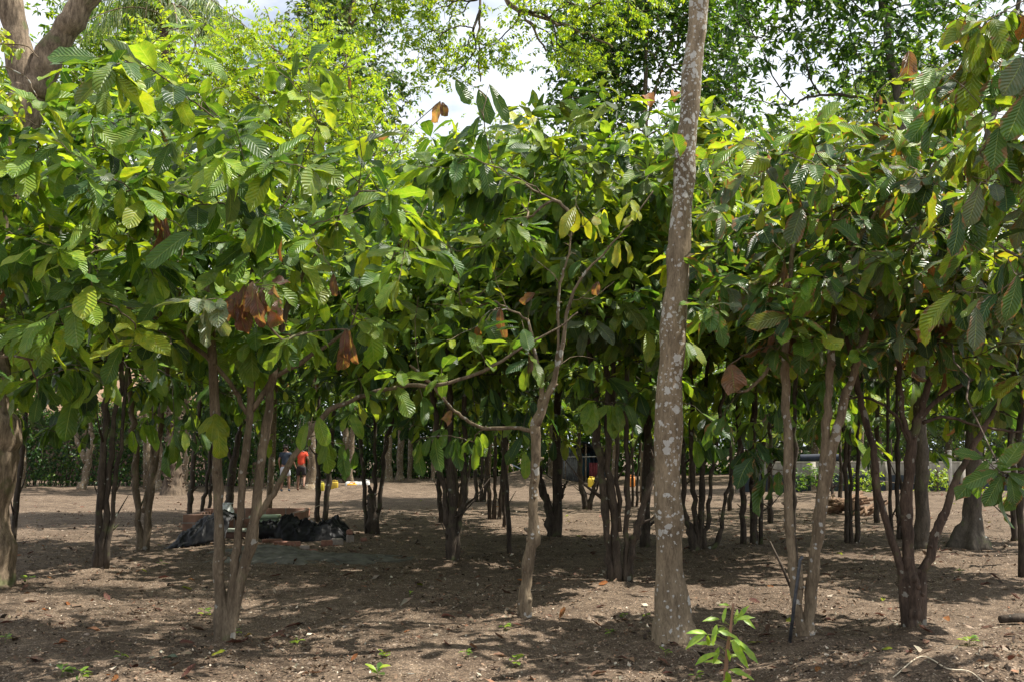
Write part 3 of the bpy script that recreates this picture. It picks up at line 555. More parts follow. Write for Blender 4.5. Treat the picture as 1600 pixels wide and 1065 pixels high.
tree('cacao_tree', 'two thick pale brown stems leaning apart with an iron bar propped against the base', 8.8,
     [[(1262, 996, 20), (1264, 960, 17), (1272, 880, 18), (1283, 790, 19), (1297, 710, 17), (1315, 640, 14), (1338, 570, 11), (1362, 500, 9), (1400, 440, 8), (1450, 330, 6)],
      [(1252, 994, 15), (1244, 940, 13), (1238, 880, 14), (1233, 800, 14), (1231, 700, 14), (1228, 600, 14), (1228, 520, 11), (1236, 420, 8), (1240, 330, 5)],
      [(1281, 800, 12), (1288, 700, 13), (1295, 610, 12), (1300, 540, 11), (1308, 460, 8), (1340, 380, 7), (1392, 290, 5)],
      [(1250, 996, 16), (1247, 950, 13), (1250, 905, 10), (1252, 880, 5)],
      [(1229, 540, 6), (1205, 570, 5), (1180, 600, 5), (1150, 612, 4), (1128, 590, 3)]],
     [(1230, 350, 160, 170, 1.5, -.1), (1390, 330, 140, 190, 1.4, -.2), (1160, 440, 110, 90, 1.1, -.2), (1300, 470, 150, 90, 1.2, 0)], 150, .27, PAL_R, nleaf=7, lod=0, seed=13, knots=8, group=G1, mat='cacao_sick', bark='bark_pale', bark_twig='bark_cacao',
     sprays=[(1165, 700, .3, 9, .3, {'mature': 2, 'dark': 1}, (.7, 1.7)), (1130, 650, .3, 6, .26, {'mature': 2, 'light': 1}, (.2, .9)), (1200, 735, .3, 6, .28, {'mature': 2, 'dark': 1}, (.8, 1.6)), (1215, 545, -.4, 4, .2, {'mature': 1}), (1060, 245, -.4, 2, .32, {'mature': 1}, (.4, .8)), (1275, 640, .4, 5, .26, {'mature': 2}, (.6, 1.4))],
     specials=[(1142, 568, -.1, 48, -84, 'pink', .62), (1300, 275, -.6, 64, -110, 'mature', .46), (1405, 205, -.7, 44, -100, (.45, .22, .03), .4), (1362, 192, -.7, 50, -42, 'dead', .25), (1420, 80, -.6, 52, -95, 'dead', .42),
               (1455, 410, -.7, 58, -95, 'orange', .24), (1437, 500, -.5, 40, -80, 'orange', .4), (1190, 330, -.6, 38, -95, 'yellow', .4), (1280, 345, -.5, 26, -90, 'yellow', .5), (1095, 345, -.4, 40, 20, 'light', .4), (1200, 262, -.5, 30, 70, 'orange', .4),
               (1205, 540, -.3, 34, -100, 'dusty', .5), (1390, 310, -.6, 36, -110, 'pink', .4), (1500, 350, -.7, 50, -70, 'pink', .46)])

tree('cacao_tree', 'tree on a short dark stump with stems splayed in a wide fork at the right', 9.35,
     [[(1429, 975, 24), (1427, 960, 27), (1428, 945, 23), (1425, 925, 28), (1422, 900, 26), (1418, 870, 20)],
      [(1414, 910, 14), (1396, 850, 11), (1372, 770, 10), (1364, 700, 10), (1348, 640, 10), (1338, 590, 9), (1325, 540, 7), (1310, 470, 5)],
      [(1420, 890, 18), (1416, 800, 18), (1420, 740, 16), (1426, 690, 16), (1440, 640, 12), (1455, 590, 10), (1478, 530, 7), (1500, 440, 6), (1510, 330, 5)],
      [(1424, 700, 10), (1412, 650, 8), (1406, 600, 8), (1402, 540, 7), (1398, 470, 5)],
      [(1436, 910, 17), (1452, 868, 14), (1464, 825, 15), (1480, 790, 12), (1498, 740, 10), (1524, 690, 9), (1548, 650, 7), (1580, 590, 6), (1610, 500, 5)],
      [(1420, 690, 6), (1404, 655, 5), (1380, 632, 4), (1350, 620, 4), (1325, 622, 3)],
      [(1442, 660, 6), (1475, 650, 5), (1520, 662, 4), (1570, 672, 4), (1605, 674, 3)],
      [(1440, 650, 8), (1475, 615, 7), (1520, 590, 6), (1560, 565, 5)]],
     [(1500, 330, 160, 220, 1.5, -.2), (1400, 450, 150, 110, 1.2, .2), (1560, 500, 110, 110, 1.3, -.2)], 135, .27, PAL_R, nleaf=7, lod=0, seed=14, knots=10, group=G1, mat='cacao_sick', bark='bark_red',
     sprays=[(1545, 725, -2.6, 9, .24, {'mature': 3}, (.1, 1.2)), (1570, 745, -2.6, 9, .24, {'mature': 3, 'light': .5}, (.1, 1.2)), (1600, 735, -2.6, 7, .24, {'mature': 3}, (.1, 1.2)), (1500, 560, -.4, 6, .26, {'bright': 2, 'light': 1}, (0, .6)), (1590, 590, -.4, 6, .26, {'bright': 1, 'light': 1}, (0, .8))],
     specials=[(1538, 715, -2.8, 48, 165, 'mature', .38), (1560, 735, -2.8, 60, -160, 'mature', .42), (1565, 742, -2.8, 56, -120, 'mature', .42), (1578, 742, -2.8, 50, -80, 'mature', .46), (1575, 738, -2.8, 58, -30, 'mature', .4)])

# the nearer trees that reach in from outside the frame
tree('cacao_tree', 'nearest cacao tree reaching in from beyond the right edge with large drooping blotched leaves', 6.6,
     [[(1800, 1100, 26), (1790, 900, 20), (1780, 700, 18), (1750, 520, 14), (1690, 380, 9), (1610, 300, 6), (1530, 240, 4)], [(1785, 720, 12), (1700, 560, 9), (1640, 440, 6), (1560, 380, 4)], [(1750, 520, 10), (1720, 300, 8), (1650, 120, 5), (1560, 40, 3)]],
     [(1610, 200, 130, 230, .8, .2), (1590, 440, 105, 130, .7, .1), (1500, 110, 100, 130, .6, .2), (1760, 250, 130, 220, 1.0)], 88, .25, PAL_R, nleaf=7, lod=0, seed=15, group=G1, mat='cacao_sick', droop=(.4, 1.6),
     specials=[(1600, 90, -.5, 76, -120, 'dusty', .55), (1600, 150, -.5, 80, -112, 'mature', .5), (1560, 200, -.4, 70, -100, 'mature', .5), (1530, 290, -.3, 70, -105, 'dusty', .45), (1500, 330, -.3, 76, -100, 'dark', .42), (1495, 30, -.2, 60, -80, 'yellow', .3), (1590, 430, -.4, 76, -105, 'mature', .4), (1525, 480, -.3, 70, -95, 'dusty', .42), (1598, 25, -.4, 40, -90, 'orange', .5)])
tree('cacao_tree', 'cacao tree reaching in from beyond the left edge with low hanging leaves', 7.4,
     [[(-190, 1060, 24), (-185, 900, 18), (-170, 700, 16), (-130, 540, 11), (-60, 430, 7), (0, 350, 4)], [(-170, 690, 10), (-100, 600, 7), (-20, 560, 5), (50, 560, 3)]],
     [(-60, 300, 130, 130, 1.0), (20, 260, 90, 100, .8, .3), (40, 560, 90, 60, .8, .5), (-150, 480, 120, 140, 1.0)], 62, .26, PAL_N, nleaf=7, lod=0, seed=16, group=G1,
     sprays=[(60, 590, .4, 8, .27, {'mature': 2, 'light': 1}, (.5, 1.4)), (115, 575, .5, 6, .27, {'mature': 2, 'light': 1}, (.4, 1.3)), (160, 590, .6, 6, .26, {'mature': 2, 'light': 1, 'bright': 1}, (.5, 1.4)), (30, 600, .4, 6, .26, {'light': 1, 'mature': 1}, (.3, 1.2))],
     specials=[(50, 235, .1, 92, -125, 'mature', .42), (60, 620, .3, 40, -95, 'mature', .5)])

# big trunks
def flare_big(P, th):
    z = P[:, 2:3]; e = np.exp(-np.maximum(z, 0) / 0.19)
    lob = np.maximum(0, np.cos(th + 0.15)) ** 7 * 3.6 + np.maximum(0, np.cos(th - 4.2)) ** 6 * .55 + np.maximum(0, np.cos(th - 2.6)) ** 8 * .45 + np.maximum(0, np.cos(th - 5.3)) ** 8 * .4
    return 1 + e * (0.10 + 0.75 * lob) + 0.025 * np.sin(3 * th[None] + z * 2) + 0.02 * np.sin(7 * th[None] + z * 5)
tree('shade_tree', 'tall straight pale trunk spotted with white lichen, a root flaring at its base', 8.5,
     [[(1045, 1003, 44), (1044, 985, 43), (1045, 950, 42), (1045, 860, 41), (1043, 760, 42), (1045, 640, 41), (1053, 520, 39), (1061, 400, 36), (1066, 320, 33), (1074, 200, 32), (1084, 90, 31), (1094, -20, 30), (1104, -160, 30), (1110, -320, 26), (1120, -520, 18)]],
     [(1000, -560, 330, 190, 2.4, 1.0), (1250, -480, 260, 170, 2.0, 1.5), (800, -420, 220, 130, 1.8, .8)], 150, .10, {'light': 2, 'bright': 1, 'mature': 2}, bark='bark_big', lod=2, mat='small', cat='tree', seed=21, nleaf=34, flare=flare_big, stem_name='trunk', spread=.7, attach_z=6.5, sides=40, tip_r=.004, wr=.45, min_z=5.9)
def flare_left(P, th):
    z = P[:, 2:3]; e = np.exp(-np.maximum(z, 0) / 0.35)
    return 1 + e * 0.15 + 0.30 * np.exp(-((z - 1.62) / .34) ** 2) * np.maximum(0, np.cos(th - .2)) + 0.025 * np.sin(5 * th[None] + z * 1.1) + 0.022 * np.sin(13 * th[None] - z * 1.3) + .018 * np.sin(29 * th[None] + np.sin(z * 4) * 1.5)
tree('shade_tree', 'massive rough barked trunk at the left edge forking high above the cacao leaves', 12.0,
     [[(-28, 918, 88), (-26, 850, 80), (-26, 760, 76), (-22, 690, 78), (-24, 640, 78), (-30, 540, 70), (-25, 400, 66), (0, 280, 60), (30, 190, 58), (50, 140, 56)],
      [(48, 150, 52), (30, 80, 42), (20, 20, 38), (5, -60, 34), (-20, -200, 26)],
      [(52, 150, 50), (80, 85, 42), (110, 40, 40), (150, -20, 38), (230, -120, 32), (400, -260, 26), (600, -330, 20), (760, -300, 14), (850, -200, 10)],
      [(400, -260, 12), (520, -160, 9), (560, -60, 6), (545, 30, 5), (560, 30, 4)],
      [(760, -300, 9), (745, -200, 7), (748, -100, 5), (750, 0, 4), (748, 70, 3), (750, 128, 2)],
      [(850, -200, 9), (800, -60, 7), (790, 0, 6), (850, 30, 5), (910, 50, 4), (960, 75, 3)],
      [(790, 0, 5), (830, 40, 4), (850, 80, 3)]],
     [(640, 12, 95, 22, .5, 0, 3.2), (520, 20, 60, 20, .5, 0, .8), (700, 82, 80, 40, .4, 0, 4.2), (785, 78, 28, 24, .3, 0, .9), (900, 18, 120, 24, .5, 0, 3.6), (915, 92, 62, 30, .4, 0, 2.6), (1000, -30, 60, 30, .5, 0, .6),
      (450, -330, 380, 130, 2.6, -1, 5), (0, -330, 260, 160, 2.2, 0, 3), (720, -220, 200, 90, 1.2, 0, 2), (650, -200, 280, 70, 2.6, 5, 4)], 580, .060, {'bright': 3, 'light': 3, 'mature': .6}, bark='bark_rough', lod=2, mat='small', seed=22, nleaf=30, flare=flare_left, stem_name='trunk', spread=.34, attach_z=6.9, sides=64, tip_r=.0028, wr=.5, min_z=5.0, bark_twig='bark_dark', pinnate=True)  # last crown lobe is added out of view to shade the left middle ground

# ------------------------------------------------------------------ second and third rows
def mid(label, Y, stems, blobs, tips, pal=PAL, **k):
    blobs = [(b[0], b[1] + 22, b[2] * 1.08, b[3] * 1.15, b[4] * 1.15, *b[5:]) for b in blobs]
    if Y < 26:                                                     # low hanging skirt of the crown
        rs = np.random.default_rng(k['seed'] + 900); b0 = blobs[0]; k['sprays'] = tuple(k.get('sprays', ())) + tuple((b0[0] + rs.uniform(-.85, .85) * b0[2], rs.choice([590, 620, 650, 690], p=[.35, .33, .22, .10]) + rs.uniform(-18, 18), rs.uniform(-.8, .8) * b0[4], 8, .27, {'mature': 2, 'dark': 2, 'light': 1.4, 'bright': .5}, (.4, 1.7)) for _ in range(int(15 * b0[2] / 130)))
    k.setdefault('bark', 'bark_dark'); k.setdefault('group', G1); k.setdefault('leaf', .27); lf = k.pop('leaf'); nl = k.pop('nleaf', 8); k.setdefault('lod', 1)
    return tree('cacao_tree', label, Y, stems, blobs, tips, lf, pal, nleaf=nl, **k)
mid('tight clump of three thin dark stems, nearest the massive trunk at the left edge', 13.4,
    [[(151, 891, 13), (157, 800, 11), (163, 690, 11), (170, 600, 10), (172, 520, 8)], [(158, 890, 12), (168, 780, 9), (178, 670, 8), (190, 590, 7), (196, 500, 6)], [(166, 888, 9), (178, 790, 7), (190, 680, 6), (200, 570, 5)]],
    [(165, 345, 190, 185, 2.3), (50, 420, 150, 120, 1.5)], 190, PAL, seed=31)
mid('pair of mossy stems behind the clump of three, left of the heaped black tarpaulin', 15.9,
    [[(219, 863, 13), (214, 780, 11), (210, 700, 10), (205, 630, 9), (196, 540, 7)], [(227, 862, 13), (236, 770, 10), (248, 680, 9), (262, 580, 8), (270, 480, 6)], [(224, 800, 7), (236, 740, 6), (240, 650, 6), (238, 560, 5)]],
    [(240, 330, 180, 190, 2.0), (330, 460, 120, 90, 1.5)], 170, PAL, seed=32, bark='bark_cacao')
mid('thin leaning dark stem just right of the massive trunk at the left edge', 17.3, [[(20, 848, 10), (26, 780, 9), (34, 700, 8), (42, 630, 7), (48, 540, 5)]], [(40, 430, 130, 120, 1.6), (110, 520, 90, 50, 1.2)], 90, PAL_D, seed=33)
mid('mossy stem like a column, splitting at knee height, left of the burred trunk', 14.5,
    [[(706, 877, 21), (706, 850, 17), (707, 780, 13), (705, 690, 12), (700, 600, 10), (695, 500, 7)], [(702, 862, 9), (697, 800, 9), (690, 740, 9), (681, 680, 9), (676, 600, 7)], [(712, 865, 9), (720, 800, 10), (727, 780, 8), (726, 690, 8), (728, 600, 7)]],
    [(680, 380, 190, 170, 2.0), (600, 480, 120, 100, 1.5)], 185, PAL, seed=34)
mid('black stump with three thin upright stems and a broken snag, left of the mossy column', 19.2,
    [[(580, 833, 18), (581, 800, 16), (580, 775, 12), (576, 758, 4)], [(573, 832, 6), (569, 760, 6), (564, 690, 6), (560, 600, 5)], [(585, 830, 6), (586, 740, 6), (586, 650, 5), (587, 560, 4)], [(590, 828, 8), (598, 740, 7), (606, 680, 7), (622, 630, 6), (645, 560, 5)]],
    [(590, 400, 140, 140, 2.0), (560, 540, 80, 60, 1.4)], 120, PAL, seed=35)
mid('single slim dark stem between the mossy column and the burred trunk', 16.3, [[(796, 858, 8), (793, 780, 7), (787, 690, 6), (781, 600, 6), (778, 500, 5)]], [(780, 430, 120, 120, 1.6)], 80, PAL_D, seed=36)
mid('cacao tree with two thick black stems forking low behind the burred trunk', 18.3,
    [[(863, 839, 17), (856, 790, 13), (845, 755, 12), (840, 700, 10), (838, 620, 9)], [(869, 838, 17), (871, 780, 15), (870, 700, 14), (873, 600, 11), (878, 480, 7)], [(873, 780, 7), (882, 765, 5), (886, 752, 3)]],
    [(870, 360, 130, 150, 2.1), (820, 480, 100, 90, 1.5)], 150, PAL_D, seed=37)
mid('tall clump of four dark stems just left of the lichen spotted trunk', 12.4,
    [[(954, 904, 14), (948, 830, 12), (940, 750, 12), (933, 680, 12), (928, 600, 10), (915, 480, 8), (900, 360, 5)], [(965, 905, 15), (960, 820, 13), (951, 730, 11), (949, 620, 11), (948, 500, 9), (955, 380, 6)],
     [(977, 905, 9), (979, 830, 8), (980, 720, 8), (979, 600, 8), (985, 480, 6), (1000, 360, 5)], [(984, 893, 9), (990, 850, 11), (1003, 800, 11), (1015, 750, 11), (1026, 690, 11), (1035, 600, 9), (1050, 480, 7)], [(969, 830, 7), (962, 700, 7), (958, 560, 7)]],
    [(950, 255, 180, 95, 2.0), (880, 380, 150, 100, 1.5, .4), (1030, 300, 120, 110, 1.4), (960, 470, 130, 110, 1.6)], 270, PAL_M, seed=38,
    specials=[(1016, 168, -.3, 34, 95, 'orange', .55), (1053, 160, -.2, 24, 80, 'orange', .6), (1112, 150, 0, 44, -110, 'bright', .4), (1118, 165, 0, 40, -70, 'bright', .4)])
mid('straight dark trunk directly behind the clump of four stems', 17.1, [[(1008, 850, 17), (1010, 780, 15), (1012, 690, 14), (1012, 600, 13), (1014, 480, 9)]], [(1010, 400, 120, 130, 1.8)], 90, PAL_D, seed=39)
mid('many stemmed cacao tree with a pale sawn stub, right of the lichen spotted trunk', 16.0,
    [[(1086, 860, 18), (1080, 830, 13), (1070, 800, 9), (1067, 740, 8), (1066, 660, 7)], [(1090, 850, 8), (1084, 780, 8), (1081, 700, 8), (1080, 600, 7), (1078, 480, 5)], [(1092, 850, 9), (1097, 790, 9), (1099, 710, 8), (1102, 600, 7), (1110, 470, 5)],
     [(1100, 858, 8), (1106, 810, 7), (1112, 750, 6), (1120, 690, 6), (1132, 600, 5)], [(1104, 858, 9), (1122, 840, 8), (1132, 790, 6), (1142, 750, 5), (1160, 690, 5)]],
    [(1110, 370, 170, 150, 2.0), (1160, 480, 110, 90, 1.5)], 170, PAL_M, seed=40)
mid('two black stems and a thin third right of the many stemmed tree', 17.4,
    [[(1161, 838, 10), (1160, 780, 9), (1158, 700, 9), (1152, 610, 7)], [(1177, 845, 13), (1178, 790, 11), (1176, 700, 11), (1180, 600, 9), (1190, 480, 6)], [(1188, 824, 7), (1190, 760, 6), (1192, 690, 6)]],
    [(1200, 330, 140, 150, 2.0), (1190, 500, 120, 80, 1.5)], 140, PAL_M, seed=41)
mid('thin straight trunk behind the left one of the two pale leaning stems', 14.2, [[(1241, 885, 8), (1241, 800, 7), (1241, 700, 7), (1243, 600, 6), (1250, 480, 5)]], [(1260, 400, 130, 120, 1.7)], 90, PAL_M, seed=42)
mid('three black stems rising side by side in front of the stacked logs', 17.5,
    [[(1323, 846, 8), (1323, 780, 7), (1321, 700, 7), (1317, 620, 6)], [(1330, 846, 7), (1330, 770, 6), (1328, 680, 6), (1328, 580, 5)], [(1338, 846, 8), (1339, 770, 7), (1341, 690, 6), (1345, 600, 5), (1350, 500, 4)]],
    [(1340, 360, 150, 150, 2.0), (1310, 520, 110, 60, 1.4)], 130, PAL_M, seed=43)
mid('slim twin stems left of the straight grey trunk', 18.4, [[(1393, 845, 6), (1391, 760, 6), (1388, 670, 5), (1386, 580, 5)], [(1405, 852, 7), (1402, 760, 7), (1402, 660, 6), (1400, 560, 5)], [(1411, 850, 6), (1407, 770, 5), (1402, 700, 5)]], [(1420, 420, 120, 130, 1.8)], 90, PAL_M, seed=44)
mid('thin dark cacao stem cut by the right edge of the view', 13.2, [[(1597, 894, 13), (1596, 800, 12), (1594, 700, 11), (1592, 600, 9), (1580, 480, 6)]], [(1590, 420, 120, 130, 1.7), (1540, 590, 80, 50, 1.2)], 100, PAL_R, seed=45)
mid('slender stem left of the edge stem, beyond the buttressed trunk', 18.0, [[(1584, 848, 11), (1583, 780, 9), (1580, 700, 8), (1575, 600, 7)]], [(1570, 450, 120, 120, 1.8)], 80, PAL_M, seed=46)
mid('pair of dark stems behind the right end of the tarpaulin heap', 22.6, [[(497, 809, 9), (497, 760, 8), (497, 700, 7), (498, 620, 6)], [(507, 806, 9), (512, 760, 8), (516, 710, 8), (521, 640, 6)]], [(500, 470, 130, 130, 2.0)], 100, PAL, seed=47)
mid('dark stem behind the left end of the brick basin', 23.0, [[(294, 806, 9), (299, 760, 8), (304, 700, 7), (312, 620, 6)]], [(300, 480, 120, 110, 2.0)], 80, PAL_D, seed=48)
mid('thin curved stem right of the stem behind the brick basin', 24.0, [[(316, 800, 6), (322, 760, 6), (328, 710, 5), (334, 630, 5)], [(327, 800, 5), (329, 760, 5), (334, 700, 4)]], [(370, 500, 110, 90, 2.0)], 70, PAL_D, seed=49)
mid('forked mossy trunk behind the middle of the brick basin', 25.0, [[(357, 792, 14), (361, 760, 12), (366, 715, 11), (372, 690, 9), (380, 640, 7)], [(364, 722, 7), (355, 700, 6), (345, 680, 5)]], [(400, 520, 110, 90, 2.0)], 70, PAL_D, seed=50)
mid('stem pair behind the mossy column, thinner and blacker', 22.4, [[(689, 806, 8), (686, 760, 8), (683, 700, 7), (680, 620, 6)], [(700, 806, 6), (699, 740, 5), (697, 650, 5)]], [(690, 480, 100, 110, 1.9)], 70, PAL_D, seed=51)
mid('cluster of three dark stems far behind the slim single stem', 24.0, [[(765, 806, 7), (763, 760, 7), (760, 690, 6)], [(772, 806, 7), (773, 750, 6), (774, 680, 5)], [(779, 804, 6), (785, 750, 6), (790, 700, 5), (796, 640, 5)]], [(780, 500, 110, 100, 1.9)], 80, PAL_D, seed=52)
mid('small far clump of stems left of the three dark stems', 31.0, [[(745, 781, 7), (743, 750, 6), (740, 700, 5)], [(751, 781, 6), (752, 740, 5), (754, 690, 5)], [(756, 780, 6), (760, 740, 5), (764, 690, 4)]], [(750, 560, 80, 80, 2.0)], 60, PAL, seed=53)
mid('lone dark stem right behind the slim single stem', 21.4, [[(787, 818, 7), (787, 760, 7), (786, 700, 6), (786, 620, 5)]], [(800, 500, 90, 90, 1.8)], 60, PAL_D, seed=54)
mid('far V shaped pair of stems in front of the tarpaulin shed', 27.5, [[(914, 794, 10), (909, 760, 9), (905, 720, 8), (903, 660, 6)], [(918, 794, 8), (927, 765, 7), (935, 740, 6), (942, 700, 5)], [(923, 790, 4), (932, 765, 3), (938, 745, 3)]], [(915, 540, 90, 100, 2.0)], 70, PAL, seed=55)
mid('two thread thin stems between the clump of four and the lichen spotted trunk', 29.0, [[(988, 787, 4), (988, 730, 4), (987, 660, 4)], [(994, 787, 4), (997, 740, 4), (1000, 680, 3)]], [(1000, 560, 80, 90, 2.0)], 60, PAL, seed=56)
mid('brown stem behind the tree with two black stems and a thin third', 22.5, [[(1203, 812, 9), (1203, 760, 8), (1203, 700, 7), (1204, 620, 6)]], [(1210, 520, 100, 100, 1.9)], 70, PAL_M, seed=57)
mid('thin stem right of the stacked logs', 22.8, [[(1371, 814, 10), (1368, 760, 7), (1370, 700, 7), (1373, 620, 6)], [(1368, 780, 4), (1362, 740, 4), (1355, 690, 3)]], [(1390, 520, 100, 100, 1.9)], 70, PAL_M, seed=58)
mid('thin pale stem left of the stacked logs', 26.0, [[(1312, 798, 8), (1313, 750, 6), (1313, 690, 5)]], [(1300, 560, 90, 90, 1.9)], 60, PAL_M, seed=59)
mid('far leaning twig thin tree between the two pale leaning stems', 32.0, [[(1302, 776, 5), (1297, 740, 4), (1293, 690, 4)]], [(1280, 590, 80, 70, 1.9)], 50, PAL_M, seed=60)
mid('far small tree with a short light stem left of the two pale leaning stems', 27.0, [[(1140, 792, 8), (1142, 750, 7), (1145, 690, 6)]], [(1130, 570, 100, 90, 1.9)], 60, PAL_M, seed=61)
mid('fan of thin dark stems behind the three dark stems', 27.5, [[(716, 788, 8), (712, 750, 6), (706, 700, 5)], [(721, 788, 7), (722, 740, 6), (723, 690, 5)], [(726, 787, 6), (732, 740, 5), (740, 690, 4)]], [(720, 560, 90, 80, 1.9)], 60, PAL_D, seed=62)

# straight grey trunk and buttressed trunk at the right
tree('shade_tree', 'straight smooth grey trunk behind the splayed fork at the right', 16.6, [[(1440, 855, 26), (1440, 835, 22), (1440, 760, 21), (1438, 660, 20), (1436, 540, 18), (1430, 400, 15), (1410, 200, 12), (1390, 60, 9), (1370, -80, 6)]],
     [(1330, 20, 130, 110, 1.8), (1430, 60, 120, 120, 1.8), (1250, -60, 120, 90, 1.8), (1400, -160, 180, 120, 2)], 200, .17, {'dark': 3, 'mature': 3, 'light': .9}, bark='bark_grey', lod=2, mat='small', seed=71, nleaf=26, stem_name='trunk', spread=.55, attach_z=5.0, sides=18, wr=.40, min_z=5.2, tip_r=.004)
def flare_but(P, th):
    z = P[:, 2:3]; e = np.exp(-np.maximum(z, 0) / 0.27)
    lob = np.maximum(0, np.cos(th - 3.3)) ** 7 * 1.5 + np.maximum(0, np.cos(th - 5.6)) ** 9 * 1.3 + np.maximum(0, np.cos(th - 4.5)) ** 9 * 1.0 + np.maximum(0, np.cos(th - .9)) ** 7
    return 1 + e * (0.02 + 1.5 * lob) + .03 * np.sin(4 * th[None] + z)
tree('shade_tree', 'buttressed grey trunk with spreading roots near the right edge', 17.2, [[(1515, 850, 25), (1516, 836, 25), (1519, 800, 23), (1521, 740, 23), (1522, 660, 23), (1522, 560, 22), (1518, 420, 20), (1490, 280, 18), (1420, 190, 14), (1395, 120, 12), (1380, 20, 10), (1350, -100, 7)],
      [(1428, 200, 8), (1400, 165, 6), (1330, 150, 5), (1270, 150, 4), (1240, 165, 3)], [(1500, 320, 12), (1560, 160, 9), (1590, 20, 7), (1600, -100, 5)]],
     [(1180, 60, 90, 90, 1.6, 0), (1290, 20, 150, 90, 2.0, 0), (1220, -80, 170, 90, 2), (1400, 60, 120, 70, 1.8), (1560, 20, 140, 150, 2.2), (1180, 150, 70, 40, 1.2), (1350, 110, 90, 50, 1.5)], 250, .17, {'dark': 3.5, 'mature': 3, 'light': .4}, bark='bark_grey', lod=2, mat='small', seed=72, nleaf=24, flare=flare_but, stem_name='trunk', spread=.5, attach_z=5.0, sides=32, wr=.38, min_z=5.0, tip_r=.004)

# ------------------------------------------------------------------ far trees
GF = 'tall trees standing beyond the grove'
def far(label, Y, stems, blobs, tips, leaf, pal, **k):
    k.setdefault('bark', 'bark_pale'); k.setdefault('nleaf', 48); k.setdefault('spread', 0.95); k.setdefault('group', GF); k.setdefault('wr', .5); k.setdefault('cat', 'tree')
    name = k.pop('name', 'forest_tree'); nl = k.pop('nleaf')
    return tree(name, label, Y, stems, blobs, tips, leaf, pal, lod=2, mat='small', nleaf=nl, stem_name='trunk', tip_r=.008, min_z=k.pop('min_z', 1.0), **k)
FB = {'bright': 4, 'light': 2.5, 'mature': .7}; FM = {'mature': 4, 'light': 1.8, 'dark': 1.2}; FDK = {'dark': 4, 'mature': 2.5, 'dusty': .6}; FG = {'fern': 3, 'dark': 2, 'dusty': 2}
far('bright yellow green feathery tree filling the gap above the left cacao crowns', 24, [[(420, 782, 10), (430, 600, 9), (440, 400, 8), (450, 200, 6), (455, 60, 4)]], [(330, 120, 120, 100, 2.5), (470, 150, 130, 130, 2.5), (560, 250, 90, 110, 2.0), (400, 300, 200, 100, 2.5), (640, 300, 60, 60, 1.5)], 520, .12, FB, seed=81, spread=.7, pinnate=True, nleaf=60)
far('forked pale tree in front of the dark hedge at the left', 40.5, [[(128, 763, 16), (134, 745, 11), (139, 710, 11), (144, 680, 9), (141, 655, 7), (146, 560, 6)], [(136, 722, 10), (122, 690, 8), (112, 655, 7), (100, 600, 6)], [(130, 700, 5), (136, 670, 4), (133, 640, 4)]], [(120, 540, 90, 70, 2.5), (60, 480, 90, 70, 2.5)], 90, .24, FM, seed=82)
far('dark grey green fine leaved tree with a rounded crown at the upper left', 48, [[(540, 758, 10), (540, 500, 9), (545, 250, 8), (550, 100, 5)]], [(550, 60, 80, 90, 3), (590, 170, 75, 70, 3), (520, 200, 70, 80, 2.5), (500, 20, 70, 60, 2.5), (590, 300, 70, 80, 3)], 260, .26, FG, seed=83)
far('sunlit leafy tree at the top left beside the forked trunk', 42, [[(230, 765, 12), (225, 500, 10), (220, 200, 8), (210, 60, 5)]], [(150, 60, 90, 70, 3), (110, 150, 90, 70, 3), (230, 90, 60, 70, 2.5), (40, 190, 70, 60, 3)], 220, .26, {'light': 3, 'mature': 2, 'bright': 1}, seed=84)
far('broad pale trunk behind the two walking people', 41.0, [[(483, 764, 30), (487, 752, 20), (489, 720, 17), (490, 650, 16), (490, 500, 15), (488, 300, 12), (480, 100, 8)]], [(470, 420, 120, 120, 3), (420, 560, 100, 60, 2.5)], 120, .24, FM, seed=85)
far('pair of columnar pale trunks with buttress roots, left one', 50.0, [[(604, 752, 24), (605, 738, 15), (606, 690, 13), (607, 550, 12), (608, 300, 10)]], [(640, 420, 110, 110, 3), (650, 590, 80, 50, 2.5)], 120, .26, FM, seed=86)
far('pair of columnar pale trunks with buttress roots, right one', 52.0, [[(624, 750, 17), (625, 738, 11), (626, 690, 10), (630, 500, 9)]], [(700, 480, 100, 90, 3), (720, 600, 90, 40, 2.5)], 110, .26, FM, seed=87)
far('dense tall green tree right of the open sky, its trunk showing through', 31, [[(1005, 778, 12), (1008, 600, 11), (1010, 300, 9), (1008, 120, 7), (1012, 20, 5)], [(1010, 190, 5), (1030, 120, 4), (1050, 60, 3)]], [(920, 110, 62, 95, 2.2), (985, 60, 70, 90, 2.5), (1110, 60, 62, 110, 2.5), (930, 210, 80, 50, 2), (1040, 0, 80, 50, 2.5), (1120, 190, 60, 60, 2), (890, 40, 40, 50, 1.6)], 380, .19, {'mature': 3, 'dark': 2.5, 'light': .8}, seed=88, spread=.8)
far('pale feathery tree top low on the skyline below the open sky', 55, [[(790, 752, 8), (795, 500, 7), (800, 300, 5), (810, 200, 3)]], [(810, 235, 75, 45, 3), (730, 260, 60, 40, 3)], 150, .22, {'pale': 2, 'fern': 1, 'light': 1}, seed=89)
far('wispy pale green tree seen between the high leaves at the upper right', 38, [[(1345, 766, 8), (1345, 500, 7), (1345, 250, 4)]], [(1345, 190, 80, 70, 2.5), (1420, 130, 70, 60, 2.5), (1220, 230, 60, 50, 2)], 170, .20, {'pale': 1, 'light': 2, 'fern': 1}, seed=90)
